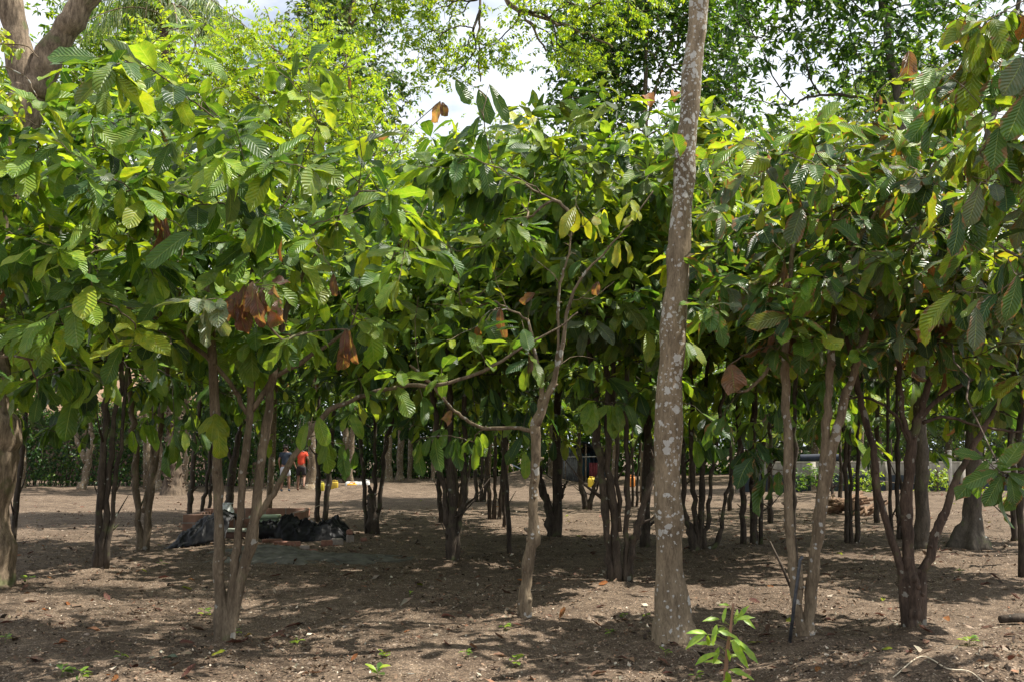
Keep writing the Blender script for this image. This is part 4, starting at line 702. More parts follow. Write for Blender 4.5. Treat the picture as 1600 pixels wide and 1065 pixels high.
for k, (px, Y, sd, pal_, lb) in enumerate([(860, 52, 91, FB, 'bright leafy tree behind the tarpaulin shed'), (960, 47, 92, FB, 'bright leafy tree showing between the clump of four stems'), (1080, 50, 93, FB, 'bright leafy tree beyond the wall, left end'),
        (1190, 46, 94, FM, 'green leafy tree beyond the wall behind the hanging leaf cluster'), (1270, 52, 95, FB, 'bright leafy tree beyond the wall behind the pale leaning stems'), (1370, 46, 96, FM, 'green leafy tree beyond the wall behind the splayed fork'),
        (1480, 50, 97, FM, 'green leafy tree beyond the wall left of the buttressed trunk'), (1580, 46, 98, FM, 'green leafy tree beyond the wall at the right edge'), (760, 56, 99, FM, 'green leafy tree behind the far stems in the middle')]):
    far(lb, Y, [[(px, 762, 12), (px + 6, 600, 10), (px + 4, 400, 7), (px, 330, 4)]], [(px, 560, 95, 130, 3.2, 0, 2), (px + 20, 380, 90, 90, 3, 0, 1), (px - 10, 665, 80, 40, 2.8, 0, .8)], 190, .27, pal_, seed=sd, min_z=1.9 if px > 900 else 1.4, attach_z=.9, nleaf=30)
for px, Y, wd_, sd, lb in [(247, 39, 12, 101, 'pale orange stained trunk just left of the palm'), (288, 38.5, 9, 102, 'grey trunk touching the palm on its right'), (398, 44, 10, 103, 'far trunk between the middle and right stems of the foreground tree'), (418, 46, 8, 104, 'far slim trunk left of the two walking people'),
        (548, 44, 9, 105, 'orange lit trunk right of the yellow canisters'), (640, 55, 8, 106, 'far slim trunk right of the buttressed pair'), (676, 50, 7, 107, 'thin far trunk left of the mossy column'), (35, 42, 9, 108, 'shaded far trunk before the left end of the hedge'), (828, 46, 11, 109, 'short pale far trunk left of the burred trunk')]:
    far(lb, Y, [[(px - 1, 760, wd_ * 1.6), (px, 745, wd_), (px + 2, 690, wd_ * .95), (px + 6, 600, wd_ * .8), (px + 8, 480, wd_ * .6)]], [(px + 10, 520, 70, 90, 2.5), (px, 620, 60, 30, 2)], 75, .25, FM, seed=sd, min_z=2.4, nleaf=26)
# ------------------------------------------------------------------ forest edge, hedge, palm, creeper
from mathutils import noise as mn
def fbm(x, y, z=0.0, o=4): return mn.fractal(Vector((x, y, z)), 1.0, 2.0, o)
def forest_edge():
    rg = np.random.default_rng(301); n = 90000
    px = rg.uniform(-700, 2300, n); Y = rg.uniform(58, 72, n)
    top = np.interp(px, [-700, 0, 100, 560, 620, 700, 760, 860, 920, 1060, 1250, 1420, 2300], [60, 90, 60, 70, 190, 235, 225, 205, 190, 170, 205, 150, 40]) + 22 * np.sin(px / 23.0) + 14 * np.sin(px / 9.0 + 1)
    py = top + (760 - top) * rg.random(n) ** 0.8
    P = np.array([at(a, b, c) for a, b, c in zip(px, py, Y)]); ok = P[:, 2] > 0.1; P = P[ok]; n = len(P)
    P += rg.normal(0, .25, P.shape)
    cl = np.sin(P[:, 0] * .8 + 3) * np.sin(P[:, 2] * .9 + 1) + .7 * np.sin(P[:, 0] * 2.1 + P[:, 2] * 1.3); keep = rg.random(n) < .62 + .3 * cl; P = P[keep]; n = len(P)
    L = Leaves(2); D = rg.normal(0, 1, (n, 3)); D[:, 2] = D[:, 2] * .5 - .4; Nn = np.array([0, -.3, .9]) + rg.normal(0, .55, (n, 3)); Ls = rg.uniform(.30, .62, n)
    zone = np.sin(P[:, 0] * .22 + 1.5)[:, None]; c = np.where(zone > .1, pick_cols(rg, n, {'mature': 3, 'light': 2.4, 'bright': .8}), pick_cols(rg, n, {'mature': 3, 'dark': 2.5, 'fern': 1}))
    L.add(P, D, Nn, Ls, Ls * .5, rg.uniform(.1, 1, n), rg.uniform(.1, .7, n), c, 0, rg)
    n = 42000; x = rg.uniform(-42, 42, n); y = rg.uniform(57.5, 63, n); z = 7 * rg.random(n) ** .9
    D = rg.normal(0, 1, (n, 3)) - [0, 0, .4]; Ls = rg.uniform(.35, .7, n); L.add(np.stack([x, y, z], 1), D, np.array([0, -.4, .8]) + rg.normal(0, .5, (n, 3)), Ls, Ls * .5, .5, .4, pick_cols(rg, n, {'mature': 3, 'dark': 3, 'light': 1}), 0, rg)
    tag(L.build('far_wood', M['small']), 'far wood of leafy green trees closing the view behind the grove', 'woodland', kind='stuff')
forest_edge()
def hedge(label, pa, pb, Y, h, n, seed, pal):
    rg = np.random.default_rng(seed); xa = (pa - 800) / F_PX * Y; xb = (pb - 800) / F_PX * Y; x = rg.uniform(xa, xb, n)
    T = empty('hedge', ((xa + xb) / 2, Y, 0), label, 'hedge')
    hh = h * (1 + .10 * np.sin(x * 1.3) + .06 * np.sin(x * 3.7 + 1)); z = hh * rg.random(n) ** .8; dep = .75 * (1 - (z / hh) ** 3 * .6)
    fr = -dep * rg.random(n) ** .35; y = Y + fr + .12 * np.sin(x * 4 + z * 3)
    P = np.stack([x, y, z + .05], 1); D = rg.normal(0, .8, (n, 3)) + [0, -.5, -.2]; Nn = np.array([0, -.7, .7]) + rg.normal(0, .4, (n, 3)); Ls = rg.uniform(.11, .22, n)
    L = Leaves(2); L.add(P, D, Nn, Ls, Ls * .52, rg.uniform(.1, .8, n), rg.uniform(.1, .6, n), pick_cols(rg, n, pal), 0, rg); L.build('foliage', M['small'], T)
    mb = MB()
    for xx in np.arange(xa, xb, .22):
        for _ in range(3):
            q = np.array([xx + rg.normal(0, .05), Y + rg.uniform(-.15, .3), 0]); d = np.array([rg.normal(0, .18), rg.normal(0, .18), 1]); mb.tube([q, q + d * h * .45, q + d * h * .9 + rg.normal(0, .08, 3)], [.022, .015, .006], 4)
    mb.build('stems', M['bark_dark'], T)
hedge('tall clipped dark green hedge along the back at the left', -260, 470, 44.5, 3.35, 30000, 311, {'dark': 4, 'mature': 2.2, 'light': .25})
hedge('dark green hedge behind the walking people, middle part', 470, 735, 56.0, 3.6, 12000, 312, {'dark': 4, 'mature': 2, 'light': .3})
def palm():
    rg = np.random.default_rng(321); b = gnd(271, 772); Y = b[1]; T = empty('palm_tree', b, 'palm with a rough ringed trunk and pale drooping fronds above the left crowns', 'palm tree')
    top = at(262, 30, Y); P = smooth_path([b - [0, 0, .1], b + (top - b) * .3 + [.08, 0, 0], b + (top - b) * .7, top], 26)
    z = P[:, 2] - b[2]; r = .27 + .24 * np.exp(-z / .55) + .025 * np.sin(z * 21) * (z < 14)
    def md(Pp, th): return 1 + .03 * np.sin(6 * th[None] + Pp[:, 2:3] * 16) + .03 * np.sin(11 * th[None] - Pp[:, 2:3] * 25)
    P2 = np.stack([np.interp(np.linspace(0, len(P) - 1, 300), np.arange(len(P)), P[:, i]) for i in range(3)], 1); z = P2[:, 2] - b[2]
    r = .24 + .24 * np.exp(-z / .5) + .02 * (np.abs(np.sin(z * 10.5)) - .5)
    mb = MB(); mb.tube(P2, r, 24, md)
    for k in range(420):                                            # old frond boots
        zz = rg.uniform(.1, 9); i = np.argmin(abs(z - zz)); a = rg.random() * 6.28; d = np.array([math.cos(a), math.sin(a), .75]); q = P2[i] + d * [1, 1, 0] * r[i] * .92
        mb.tube([q, q + d * .05, q + d * rg.uniform(.07, .12)], [.05, .035, .012], 5)
    mb.build('trunk', M['bark_palm'], T)
    L = Leaves(2); mb = MB()
    for k in range(30):
        a = k * 2.399 + rg.normal(0, .2); el = rg.uniform(.15, 1.3); ln = rg.uniform(3.4, 4.6); d = np.array([math.cos(a) * math.cos(el), math.sin(a) * math.cos(el), math.sin(el)])
        t = np.linspace(0, 1, 14)[:, None]; hor = np.array([math.cos(a), math.sin(a), 0]); Q = top + d * ln * t + (hor * .25 - np.array([0, 0, 1.05])) * ln * .75 * t ** 2.2
        mb.tube(Q, np.linspace(.04, .008, 14), 5, cap=False)
        m = 46; tt = np.linspace(.15, .99, m); Pb = np.stack([np.interp(tt, t[:, 0], Q[:, i]) for i in range(3)], 1); tg = nrm(np.gradient(Pb, axis=0)); sd = nrm(np.cross(tg, [0, 0, 1.0]) + 1e-6)
        for s in (-1, 1):
            D = nrm(sd * s * .55 + tg * .55 - np.array([0, 0, 1]) * rg.uniform(.3, 1.3, (m, 1))); Ls = .75 * np.sin(math.pi * (tt * .85 + .1)) + .2
            L.add(Pb, D, np.tile([0, 0, 1.0], (m, 1)) + rg.normal(0, .3, (m, 3)), Ls, .055, rg.uniform(.3, 1.1, m), .4, pick_cols(rg, m, {'pale': 3, 'fern': 2, 'mature': 1}), 0, rg)
    cr = L.build('crown', M['small'], T); mb.build('frond_ribs', M['bark_pale'], cr)
palm()
tree('creeper', 'yellow leaved creeper hanging in front of the massive trunk at the upper left', 9.6, [[(-60, 60, 6), (-40, 120, 5), (-10, 200, 3), (30, 240, 2)], [(-50, 90, 4), (0, 70, 3), (40, 72, 2), (60, 92, 1.5)], [(-40, 120, 4), (0, 105, 3), (38, 120, 2), (58, 150, 1.5)]],
     [(10, 60, 40, 30, .3), (25, 150, 38, 30, .3), (-20, 180, 50, 70, .4)], 26, .082, {'yellow': 3, 'bright': 3, 'light': 2}, lod=1, mat='small', cat='creeper', seed=331, nleaf=9, spread=.4, attach_z=.3, min_z=1, wr=.55, droop=(.5, 1.6), bark='bark_pale', base=at(-60, 60, 9.6), tip_r=.0016)

# ------------------------------------------------------------------ wall, fence, shed, hut
def bx(name, c, size, mat, parent=None, rz=0, bevel=.006, **k):
    mb = MB(); mb.box(c, size, rotz(rz)); return mb.build(name, mat, parent, smooth=False, bevel=bevel, **k)
WY = 36.0
def wall():
    m, t, o = new_mat('painted_render'); lk = t.links.new
    tcn = N(t, 'ShaderNodeTexCoord'); sx = t.nodes.new('ShaderNodeSeparateXYZ'); lk(tcn.outputs['Object'], sx.inputs[0])
    mpn = N(t, 'ShaderNodeMapping'); mpn.inputs['Scale'].default_value = (2.2, 1, .5); lk(tcn.outputs['Object'], mpn.inputs[0])
    n = N(t, 'ShaderNodeTexNoise', Scale=3.0, Detail=8.0, Roughness=.65); lk(mpn.outputs[0], n.inputs['Vector'])
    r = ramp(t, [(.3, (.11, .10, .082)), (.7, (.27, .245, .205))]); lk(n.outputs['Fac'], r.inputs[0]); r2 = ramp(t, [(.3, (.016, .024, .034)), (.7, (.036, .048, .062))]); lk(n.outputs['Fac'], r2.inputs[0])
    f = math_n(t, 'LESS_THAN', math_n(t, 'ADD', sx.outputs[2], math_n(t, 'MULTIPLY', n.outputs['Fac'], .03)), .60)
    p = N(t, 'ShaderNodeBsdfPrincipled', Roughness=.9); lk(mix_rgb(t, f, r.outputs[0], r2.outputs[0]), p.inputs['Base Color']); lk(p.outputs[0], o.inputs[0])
    x0 = (1150 - 800) / F_PX * WY; x1 = (2100 - 800) / F_PX * WY; T = empty('boundary_wall', ((x0 + x1) / 2, WY, .1), 'low stained grey wall with a dark blue painted band along its foot', 'wall')
    bx('wall', ((x0 + x1) / 2, WY, .55), (x1 - x0, .15, 1.1), m, T)
    mb = MB()
    for x in np.arange(x0, x1 + .1, 2.6): mb.box((x, WY - .03, .56), (.17, .22, 1.16))
    mb.build('pillars', plain_mat('pillar', (.27, .245, .20), .9, .3, 5), T, False)
    bx('coping', ((x0 + x1) / 2, WY, 1.125), (x1 - x0, .19, .045), plain_mat('coping', (.30, .27, .22), .9, .25, 6), T)
    Fn = empty('wire_fence', ((x0 + x1) / 2, WY, 1.15), 'rusty chain link fence standing on the stained wall', 'fence'); rust = plain_mat('rusty_wire', (.09, .07, .055), .8, .3, 9)
    for x in np.arange(x0 + .2, x1, 2.6):
        mb = MB(); mb.tube([(x, WY + .02, 1.1), (x, WY + .02, 2.3)], .025, 8); mb.build('post', rust, Fn)
    mb = MB(); s = .12
    for k in range(int((x1 - x0) / s)):
        x = x0 + k * s
        for d in (-1, 1):
            xe = x + d * 1.1; mb.tube([(x, WY + .02, 1.15), (max(x0, min(x1, xe)), WY + .02, 1.15 + abs(max(x0, min(x1, xe)) - x))], .0035, 3, cap=False)
    mb.build('mesh', rust, Fn)
    for pa, pb, lb in ((1246, 1322, 'dark blue sheet fixed to the fence behind the pale leaning stems'),):
        xa, xb = (pa - 800) / F_PX * WY, (pb - 800) / F_PX * WY; xs = np.linspace(xa, xb, 60); V = []
        for z in (1.17, 1.29, 1.41): V += [(x, WY - .09 + .004 * math.sin(x * 9), z + .012 * math.sin(x * 3)) for x in xs]
        i = np.arange(2)[:, None] * 60; j = np.arange(59)[None]; F = np.stack([i + j, i + j + 1, i + 61 + j, i + 60 + j], -1).reshape(-1, 4)
        o_ = mesh_obj('sheet', np.array(V), [F], plain_mat('blue_sheet', (.014, .020, .036), .7), None, True, origin=((xa + xb) / 2, WY - .09, 1.17)); tag(o_, lb, 'sheet'); sm = o_.modifiers.new('s', 'SOLIDIFY'); sm.thickness = .006
    mb = MB(); q = at(1486, 766, 33.8); mb.box((q[0], q[1], .75), (.10, .10, 1.5)); mb.box((q[0], q[1], 1.52), (.12, .12, .04)); tag(mb.build('concrete_post', plain_mat('post_c', (.38, .36, .31), .9), None, False, (q[0], q[1], 0), .006), 'pale square concrete post standing before the dark blue band', 'post')
wall()
def tarp_shed():
    Y = 48.; X = lambda p: (p - 800) / F_PX * Y; Z = lambda p: CAM_H + (700 - p) / F_PX * Y
    T = empty('tarpaulin_shed', (X(912), Y, 0), 'makeshift shed of grey corrugated sheets under a sagging dark blue tarpaulin', 'shed')
    bl = plain_mat('tarp_blue', (.03, .05, .075), .45, .3, 6); gr = plain_mat('corrugated', (.17, .17, .16), .55, .4, 5, .3)
    for px in (882, 914, 948):
        mb = MB(); mb.tube([(X(px), Y, -.05), (X(px) + .03, Y, Z(692))], .045, 8); mb.build('post', M['bark_pale'], T)
        mb = MB(); mb.tube([(X(px), Y + 2.2, -.05), (X(px) + .03, Y + 2.2, Z(697))], .045, 8); mb.build('post', M['bark_pale'], T)
    nx, ny = 60, 24; V = []
    for j in range(ny):
        for i in range(nx):
            u, v = i / (nx - 1), j / (ny - 1); V.append((X(862) + u * (X(960) - X(862)), Y - .35 + 2.9 * v, Z(690) - .25 * v - .22 * math.sin(math.pi * u * 2) ** 2 + .06 * fbm(u * 7, v * 4) - .35 * max(0, .12 - v) * 6 * (u < .3)))
    i = np.arange(ny - 1)[:, None] * nx; j = np.arange(nx - 1)[None]; F = np.stack([i + j, i + j + 1, i + nx + 1 + j, i + nx + j], -1).reshape(-1, 4)
    o = mesh_obj('roof', np.array(V), [F], bl, T); s = o.modifiers.new('s', 'SOLIDIFY'); s.thickness = .012
    def sheet(name, xa, xb, y, z0, z1, mat, waves, amp, lean=0):
        n = 90; V = []
        for z, l in ((z0, 0), ((z0 + z1) / 2, lean / 2), (z1, lean)): V += [(xa + (xb - xa) * k / (n - 1) + l, y + amp * math.sin(k / (n - 1) * waves * 6.28), z) for k in range(n)]
        i = np.arange(2)[:, None] * n; j = np.arange(n - 1)[None]; F = np.stack([i + j, i + j + 1, i + n + 1 + j, i + n + j], -1).reshape(-1, 4)
        o = mesh_obj(name, np.array(V), [F], mat, T); s = o.modifiers.new('s', 'SOLIDIFY'); s.thickness = .01
    sheet('corrugated_sheet', X(878), X(905), Y - .02, 0, Z(704), gr, 9, .03, .08)
    sheet('back_sheet', X(878), X(952), Y + 2.3, 0, Z(700), bl, 12, .05)
    sheet('side_cloth', X(904), X(925), Y + 1.6, .3, Z(708), plain_mat('teal_cloth', (.06, .13, .17), .8), 4, .05)
    sheet('red_cloth', X(921), X(934), Y + .4, .2, Z(722), plain_mat('red_cloth', (.30, .07, .075), .85), 3, .05)
    mb = MB(); mb.tube([(X(880), Y - .1, Z(713)), (X(950), Y - .1, Z(712))], .025, 6); mb.build('cross_pole', plain_mat('pale_pole', (.45, .43, .38)), T)
    mb = MB(); R_ = rot_xyz(.0, .45, 0); mb.box((X(822), 47.5, .55), (1.5, 1.1, .03), R_); mb.box((X(822), 47.5, .28), (.06, 1.0, .56))
    tag(mb.build('metal_sheet', plain_mat('zinc', (.42, .47, .55), .4, .2, 5, .5), None, False, (X(822), 47.5, 0)), 'pale bluish metal sheet leaning on a prop left of the earth heap', 'metal sheet')
tarp_shed()
def hut():
    Y = 53.; T = empty('thatched_hut', (-23, Y + 2, 0), 'brown thatched hut whose roof shows above the left hedge', 'hut'); th = bark_mat('thatch', (.14, .09, .06), (.34, .23, .16), 0, (0, 0, 0), 30)
    cx, hx, hy, z0, z1 = -22.5, 6.5, 3.6, 3.2, 5.9; mb = MB(); rg = np.random.default_rng(4)
    n = 70; V = []; m = 9
    for j in range(m):
        v = j / (m - 1)
        for i in range(n + 1):
            u = i / n; V.append((cx - hx + 2 * hx * u, Y + 2 - hy * (1 - v), z0 + (z1 - z0) * v + .05 * rg.normal() * (1 - v) + (-.12 * rg.random() if j == 0 else 0)))
    i = np.arange(m - 1)[:, None] * (n + 1); j = np.arange(n)[None]; F = np.stack([i + j, i + j + 1, i + n + 2 + j, i + n + 1 + j], -1).reshape(-1, 4)
    V = np.array(V); V2 = V.copy(); V2[:, 1] = 2 * (Y + 2) - V2[:, 1]
    o = mesh_obj('roof', np.vstack([V, V2]), [np.vstack([F, F[:, ::-1] + len(V)])], th, T, False); s = o.modifiers.new('s', 'SOLIDIFY'); s.thickness = .18
    bx('wall', (cx, Y + 2, 1.5), (2 * hx - 1.6, 2 * hy - 1.6, 3.0), plain_mat('mud_wall', (.15, .10, .075), .95), T)
    for px in np.linspace(cx - hx + .3, cx + hx - .3, 6):
        mb = MB(); mb.tube([(px, Y - 1.2, 0), (px, Y - 1.2, 3.3)], .07, 8); mb.build('post', M['bark_dark'], T)
hut()

# ------------------------------------------------------------------ building heap at the left
P_BLACK = plain_mat('black_plastic', (.007, .007, .0075), .55, .5, 14, spec=.2, bump=.5)
def grid_mesh(name, fn, nu, nv, mat, parent=None, thick=0.0, origin=None):
    V = np.array([fn(i / (nu - 1), j / (nv - 1)) for j in range(nv) for i in range(nu)]); i = np.arange(nv - 1)[:, None] * nu; j = np.arange(nu - 1)[None]
    F = np.stack([i + j, i + j + 1, i + nu + 1 + j, i + nu + j], -1).reshape(-1, 4); o = mesh_obj(name, V, [F], mat, parent, origin=origin)
    if thick: s = o.modifiers.new('s', 'SOLIDIFY'); s.thickness = thick
    return o
def wrinkle(x, y, s=1.0):
    a = 1 - abs(fbm(x * 2.6, y * 2.6, 3.1, 3)) * 1.6; b = 1 - abs(fbm(x * 6.5 + 4, y * 6.5, 7.7, 3)) * 1.8; return s * (.11 * a + .055 * b)
def heap():
    # mortar spill, a sheet of the ground
    c = gnd(470, 868); rg = np.random.default_rng(9)
    def f(u, v):
        a = u * 6.2832; r = v * (1 + .22 * math.sin(3 * a + 1) + .12 * math.sin(7 * a) + .07 * math.sin(13 * a + 2)); x = c[0] + math.cos(a) * r * 1.45; y = c[1] + math.sin(a) * r * .9
        return (x, y, float(relief(x, y)) + .055 * (1 - v ** 2) - .014 + .045 * fbm(x * 4, y * 4) * (1 - v ** 2) + .02 * fbm(x * 13, y * 13))
    tag(grid_mesh('mortar_patch', f, 90, 22, plain_mat('mortar', (.098, .092, .074), .95, .45, 5, bump=.5)), 'grey green crust of dried mortar on the soil', 'ground', kind='structure')
    # brick basin
    bm_, t, o = new_mat('block_brick'); lk = t.links.new; tcn = N(t, 'ShaderNodeTexCoord'); mpn = N(t, 'ShaderNodeMapping'); mpn.inputs['Rotation'].default_value = (math.pi / 2, 0, 0); lk(tcn.outputs['Object'], mpn.inputs[0])
    br = N(t, 'ShaderNodeTexBrick', Scale=1.0); br.inputs['Color1'].default_value = (.26, .13, .085, 1); br.inputs['Color2'].default_value = (.20, .115, .08, 1); br.inputs['Mortar'].default_value = (.21, .19, .165, 1)
    br.inputs['Mortar Size'].default_value = .012; br.inputs['Brick Width'].default_value = .40; br.inputs['Row Height'].default_value = .20; lk(mpn.outputs[0], br.inputs['Vector'])
    nn = N(t, 'ShaderNodeTexNoise', Scale=6., Detail=6.); lk(tcn.outputs['Object'], nn.inputs['Vector']); rr = ramp(t, [(.3, (.55, .55, .52)), (.7, (1.15, 1.1, 1.05))]); lk(nn.outputs['Fac'], rr.inputs[0])
    p = N(t, 'ShaderNodeBsdfPrincipled', Roughness=.92); lk(mix_rgb(t, 1., br.outputs[0], rr.outputs[0], 'MULTIPLY'), p.inputs['Base Color']); lk(p.outputs[0], o.inputs[0])
    a = gnd(286, 833); x0, y0 = a[0], a[1]; x1 = x0 + 2.05; T = empty('brick_basin', (x0 + 1, y0 + .6, a[2]), 'low open basin of orange hollow bricks behind the tarpaulins', 'brick basin')
    bx('front_wall', ((x0 + x0 + .75) / 2, y0, .19), (.75, .14, .42), bm_, T); bx('back_wall', ((x0 + x1) / 2, y0 + 1.3, .21), (2.05, .14, .46), bm_, T)
    bx('side_wall', (x0 + .07, y0 + .65, .185), (.14, 1.16, .41), bm_, T); bx('side_wall', (x1 - .07, y0 + .65, .20), (.14, 1.16, .44), bm_, T)
    # left tarpaulin draped from the basin to the soil
    A = gnd(262, 857); 
    def f(u, v):
        x = A[0] - .05 + 1.0 * u; y = A[1] - .05 + .95 * v - .12 * u; top = .46 * min(1, max(0, u * 1.4)) ** .9 * min(1, v * 2.4 + .02) ** .7 * (1 - max(0, u - .8) * 1.3)
        return (x + .04 * fbm(u * 8, v * 8, 2.), y + .04 * fbm(u * 8, v * 8, 5.), float(relief(x, y)) + .008 + top + wrinkle(x, y, .75) * min(1, 4 * u + .15) * min(1, 4 * v + .1))
    tag(grid_mesh('tarpaulin', f, 70, 44, P_BLACK, None, .004, tuple(A)), 'black plastic tarpaulin sloping to the soil at the left of the brick basin', 'tarpaulin')
    # right heap
    B = gnd(412, 846); w_ = 128 * B[1] / F_PX
    def f(u, v):
        x = B[0] + w_ * u * 1.0; y = B[1] + .0 + .85 * v; e = min(1, 4.5 * u) ** .7 * min(1, 5 * (1 - u)) ** .7 * min(1, 4 * v + .0) ** .7 * min(1, 5 * (1 - v)) ** .6
        hgt = .30 + .07 * math.sin(u * 7 + .6) + .05 * math.sin(v * 5 + u * 3); return (x + .05 * fbm(u * 9, v * 9, 2.), y + .05 * fbm(u * 9, v * 9, 5.), float(relief(x, y)) + .005 + e * (hgt + .02 + 1.5 * wrinkle(x, y * .8) * (.4 + .6 * e) - .12))
    tag(grid_mesh('tarpaulin', f, 110, 70, P_BLACK, None, 0, tuple(B)), 'crumpled shiny black tarpaulin heaped over building sand, right of the green box', 'tarpaulin')
    def f(u, v):
        q = at(398 + 34 * u, 812 + 26 * v, 17.3 + .2 * u); return (q[0], q[1] + .05 * math.sin(v * 8) - .25 * v, max(q[2] + .06 * fbm(u * 5, v * 5), .01))
    o = grid_mesh('black_sack', f, 30, 20, P_BLACK, None, .03, tuple(gnd(412, 842))); tag(o, 'folded black plastic sack lying against the green box', 'sack')
    # green box
    q = gnd(404, 842); T = empty('storage_box', q + [0, .45, 0], 'pale green plastic box with a rounded lid between the two tarpaulins', 'box'); gm = plain_mat('pale_green', (.27, .33, .22), .55, .2, 4)
    bx('body', (q[0], q[1] + .45, q[2] + .17), (.50, .36, .34), gm, T, .1, .03); bx('lid', (q[0], q[1] + .45, q[2] + .375), (.54, .40, .06), gm, T, .1, .025)
    # slab
    q = gnd(362, 842); tag(bx('stone_slab', (q[0] + .02, q[1] + .3, q[2] + .14), (.52, .3, .05), plain_mat('slab', (.34, .36, .28), .9), None, .2, .008, origin=tuple(q + [0.02, .3, .14])), 'pale grey green slab lying under the white bag', 'slab')
    bx2 = bx('hollow_brick', (q[0] + .0, q[1] + .28, q[2] + .055), (.4, .2, .11), plain_mat('dim_brick', (.13, .075, .055), .9), None, .1, .008, origin=tuple(q)); tag(bx2, 'dark hollow brick carrying the pale slab', 'brick')
    # white bag
    q = at(356, 811, 18.0)
    def f(u, v):
        a = u * 6.2832; z = v; r = .105 * (math.sin(math.pi * min(.999, .12 + v * .80)) ** .7) * (1 + .22 * fbm(math.cos(a) * 2, math.sin(a) * 2, v * 4)) + (.012 if v < .95 else .03 * math.sin(5 * a) + .03)
        return (q[0] + r * math.cos(a) + .02 * math.sin(v * 7) - .03 * v, q[1] + r * math.sin(a) * .8, q[2] + .30 * v - .01)
    T = grid_mesh('plastic_bag', f, 40, 22, plain_mat('white_film', (.62, .64, .60), .4, .08, 6), None, 0, tuple(q)); tag(T, 'tied white shopping bag with a green print on the brick basin', 'bag')
    def f(u, v): a = -2.3 + 1.0 * u; r = .118; return (q[0] + r * math.cos(a), q[1] + r * math.sin(a) * .85, q[2] + .04 + .05 * v + .012 * math.sin(u * 9))
    o = grid_mesh('green_print', f, 12, 4, plain_mat('green_ink', (.06, .38, .05), .5)); o.parent = T; o.matrix_parent_inverse = Matrix.Translation(-Vector(q))
    # broken bricks
    om = plain_mat('orange_brick', (.22, .11, .075), .92, .3, 14, bump=.4); pm = plain_mat('pale_block', (.25, .21, .175), .92, .25, 12)
    for k, (px, py, s, mm, lb) in enumerate([(425, 847, (.34, .13, .07), om, 'leftmost orange brick before the heaped tarpaulin'), (441, 850, (.26, .14, .06), om, 'second orange brick before the heaped tarpaulin'), (459, 853, (.22, .12, .09), om, 'reddish broken brick at the middle of the row'),
            (476, 857, (.14, .10, .06), pm, 'small pale pinkish brick fragment'), (512, 852, (.22, .13, .10), om, 'dark orange brick near the right end of the tarpaulin'), (527, 851, (.17, .15, .12), pm, 'square grey block touching the right end of the tarpaulin'),
            (547, 846, (.12, .11, .13), pm, 'pale block carrying a round orange shard'), (568, 845, (.10, .09, .07), om, 'small orange brick apart at the right'), (490, 862, (.1, .08, .05), om, 'tiny brick shard lowest in the row')]):
        g = gnd(px, py); bx('broken_brick', (g[0], g[1], g[2] + s[2] * .45), s, mm, None, rg.uniform(-.5, .5), .012, origin=tuple(g)); o = bpy.context.scene.objects[-1] if False else C.objects[-1]; tag(o, lb, 'brick')
    g = gnd(546, 846); mb = MB(); mb.tube([g + [0, 0, .13], g + [0, 0, .155], g + [0, 0, .19], g + [.01, 0, .215]], [.05, .062, .055, .02], 12); tag(mb.build('brick_shard', om, None, True, tuple(g + [0, 0, .13])), 'round orange shard set on the pale block', 'brick')
    mb = MB(); mb.tube([at(470, 800, 18.5), at(492, 792, 20.5), at(500, 788, 22)], .006, 5); tag(mb.build('cord', plain_mat('cord', (.35, .3, .22)), None, True, tuple(at(470, 800, 18.5))), 'thin pale cord tied from the tarpaulin to the stem behind', 'cord')
heap()

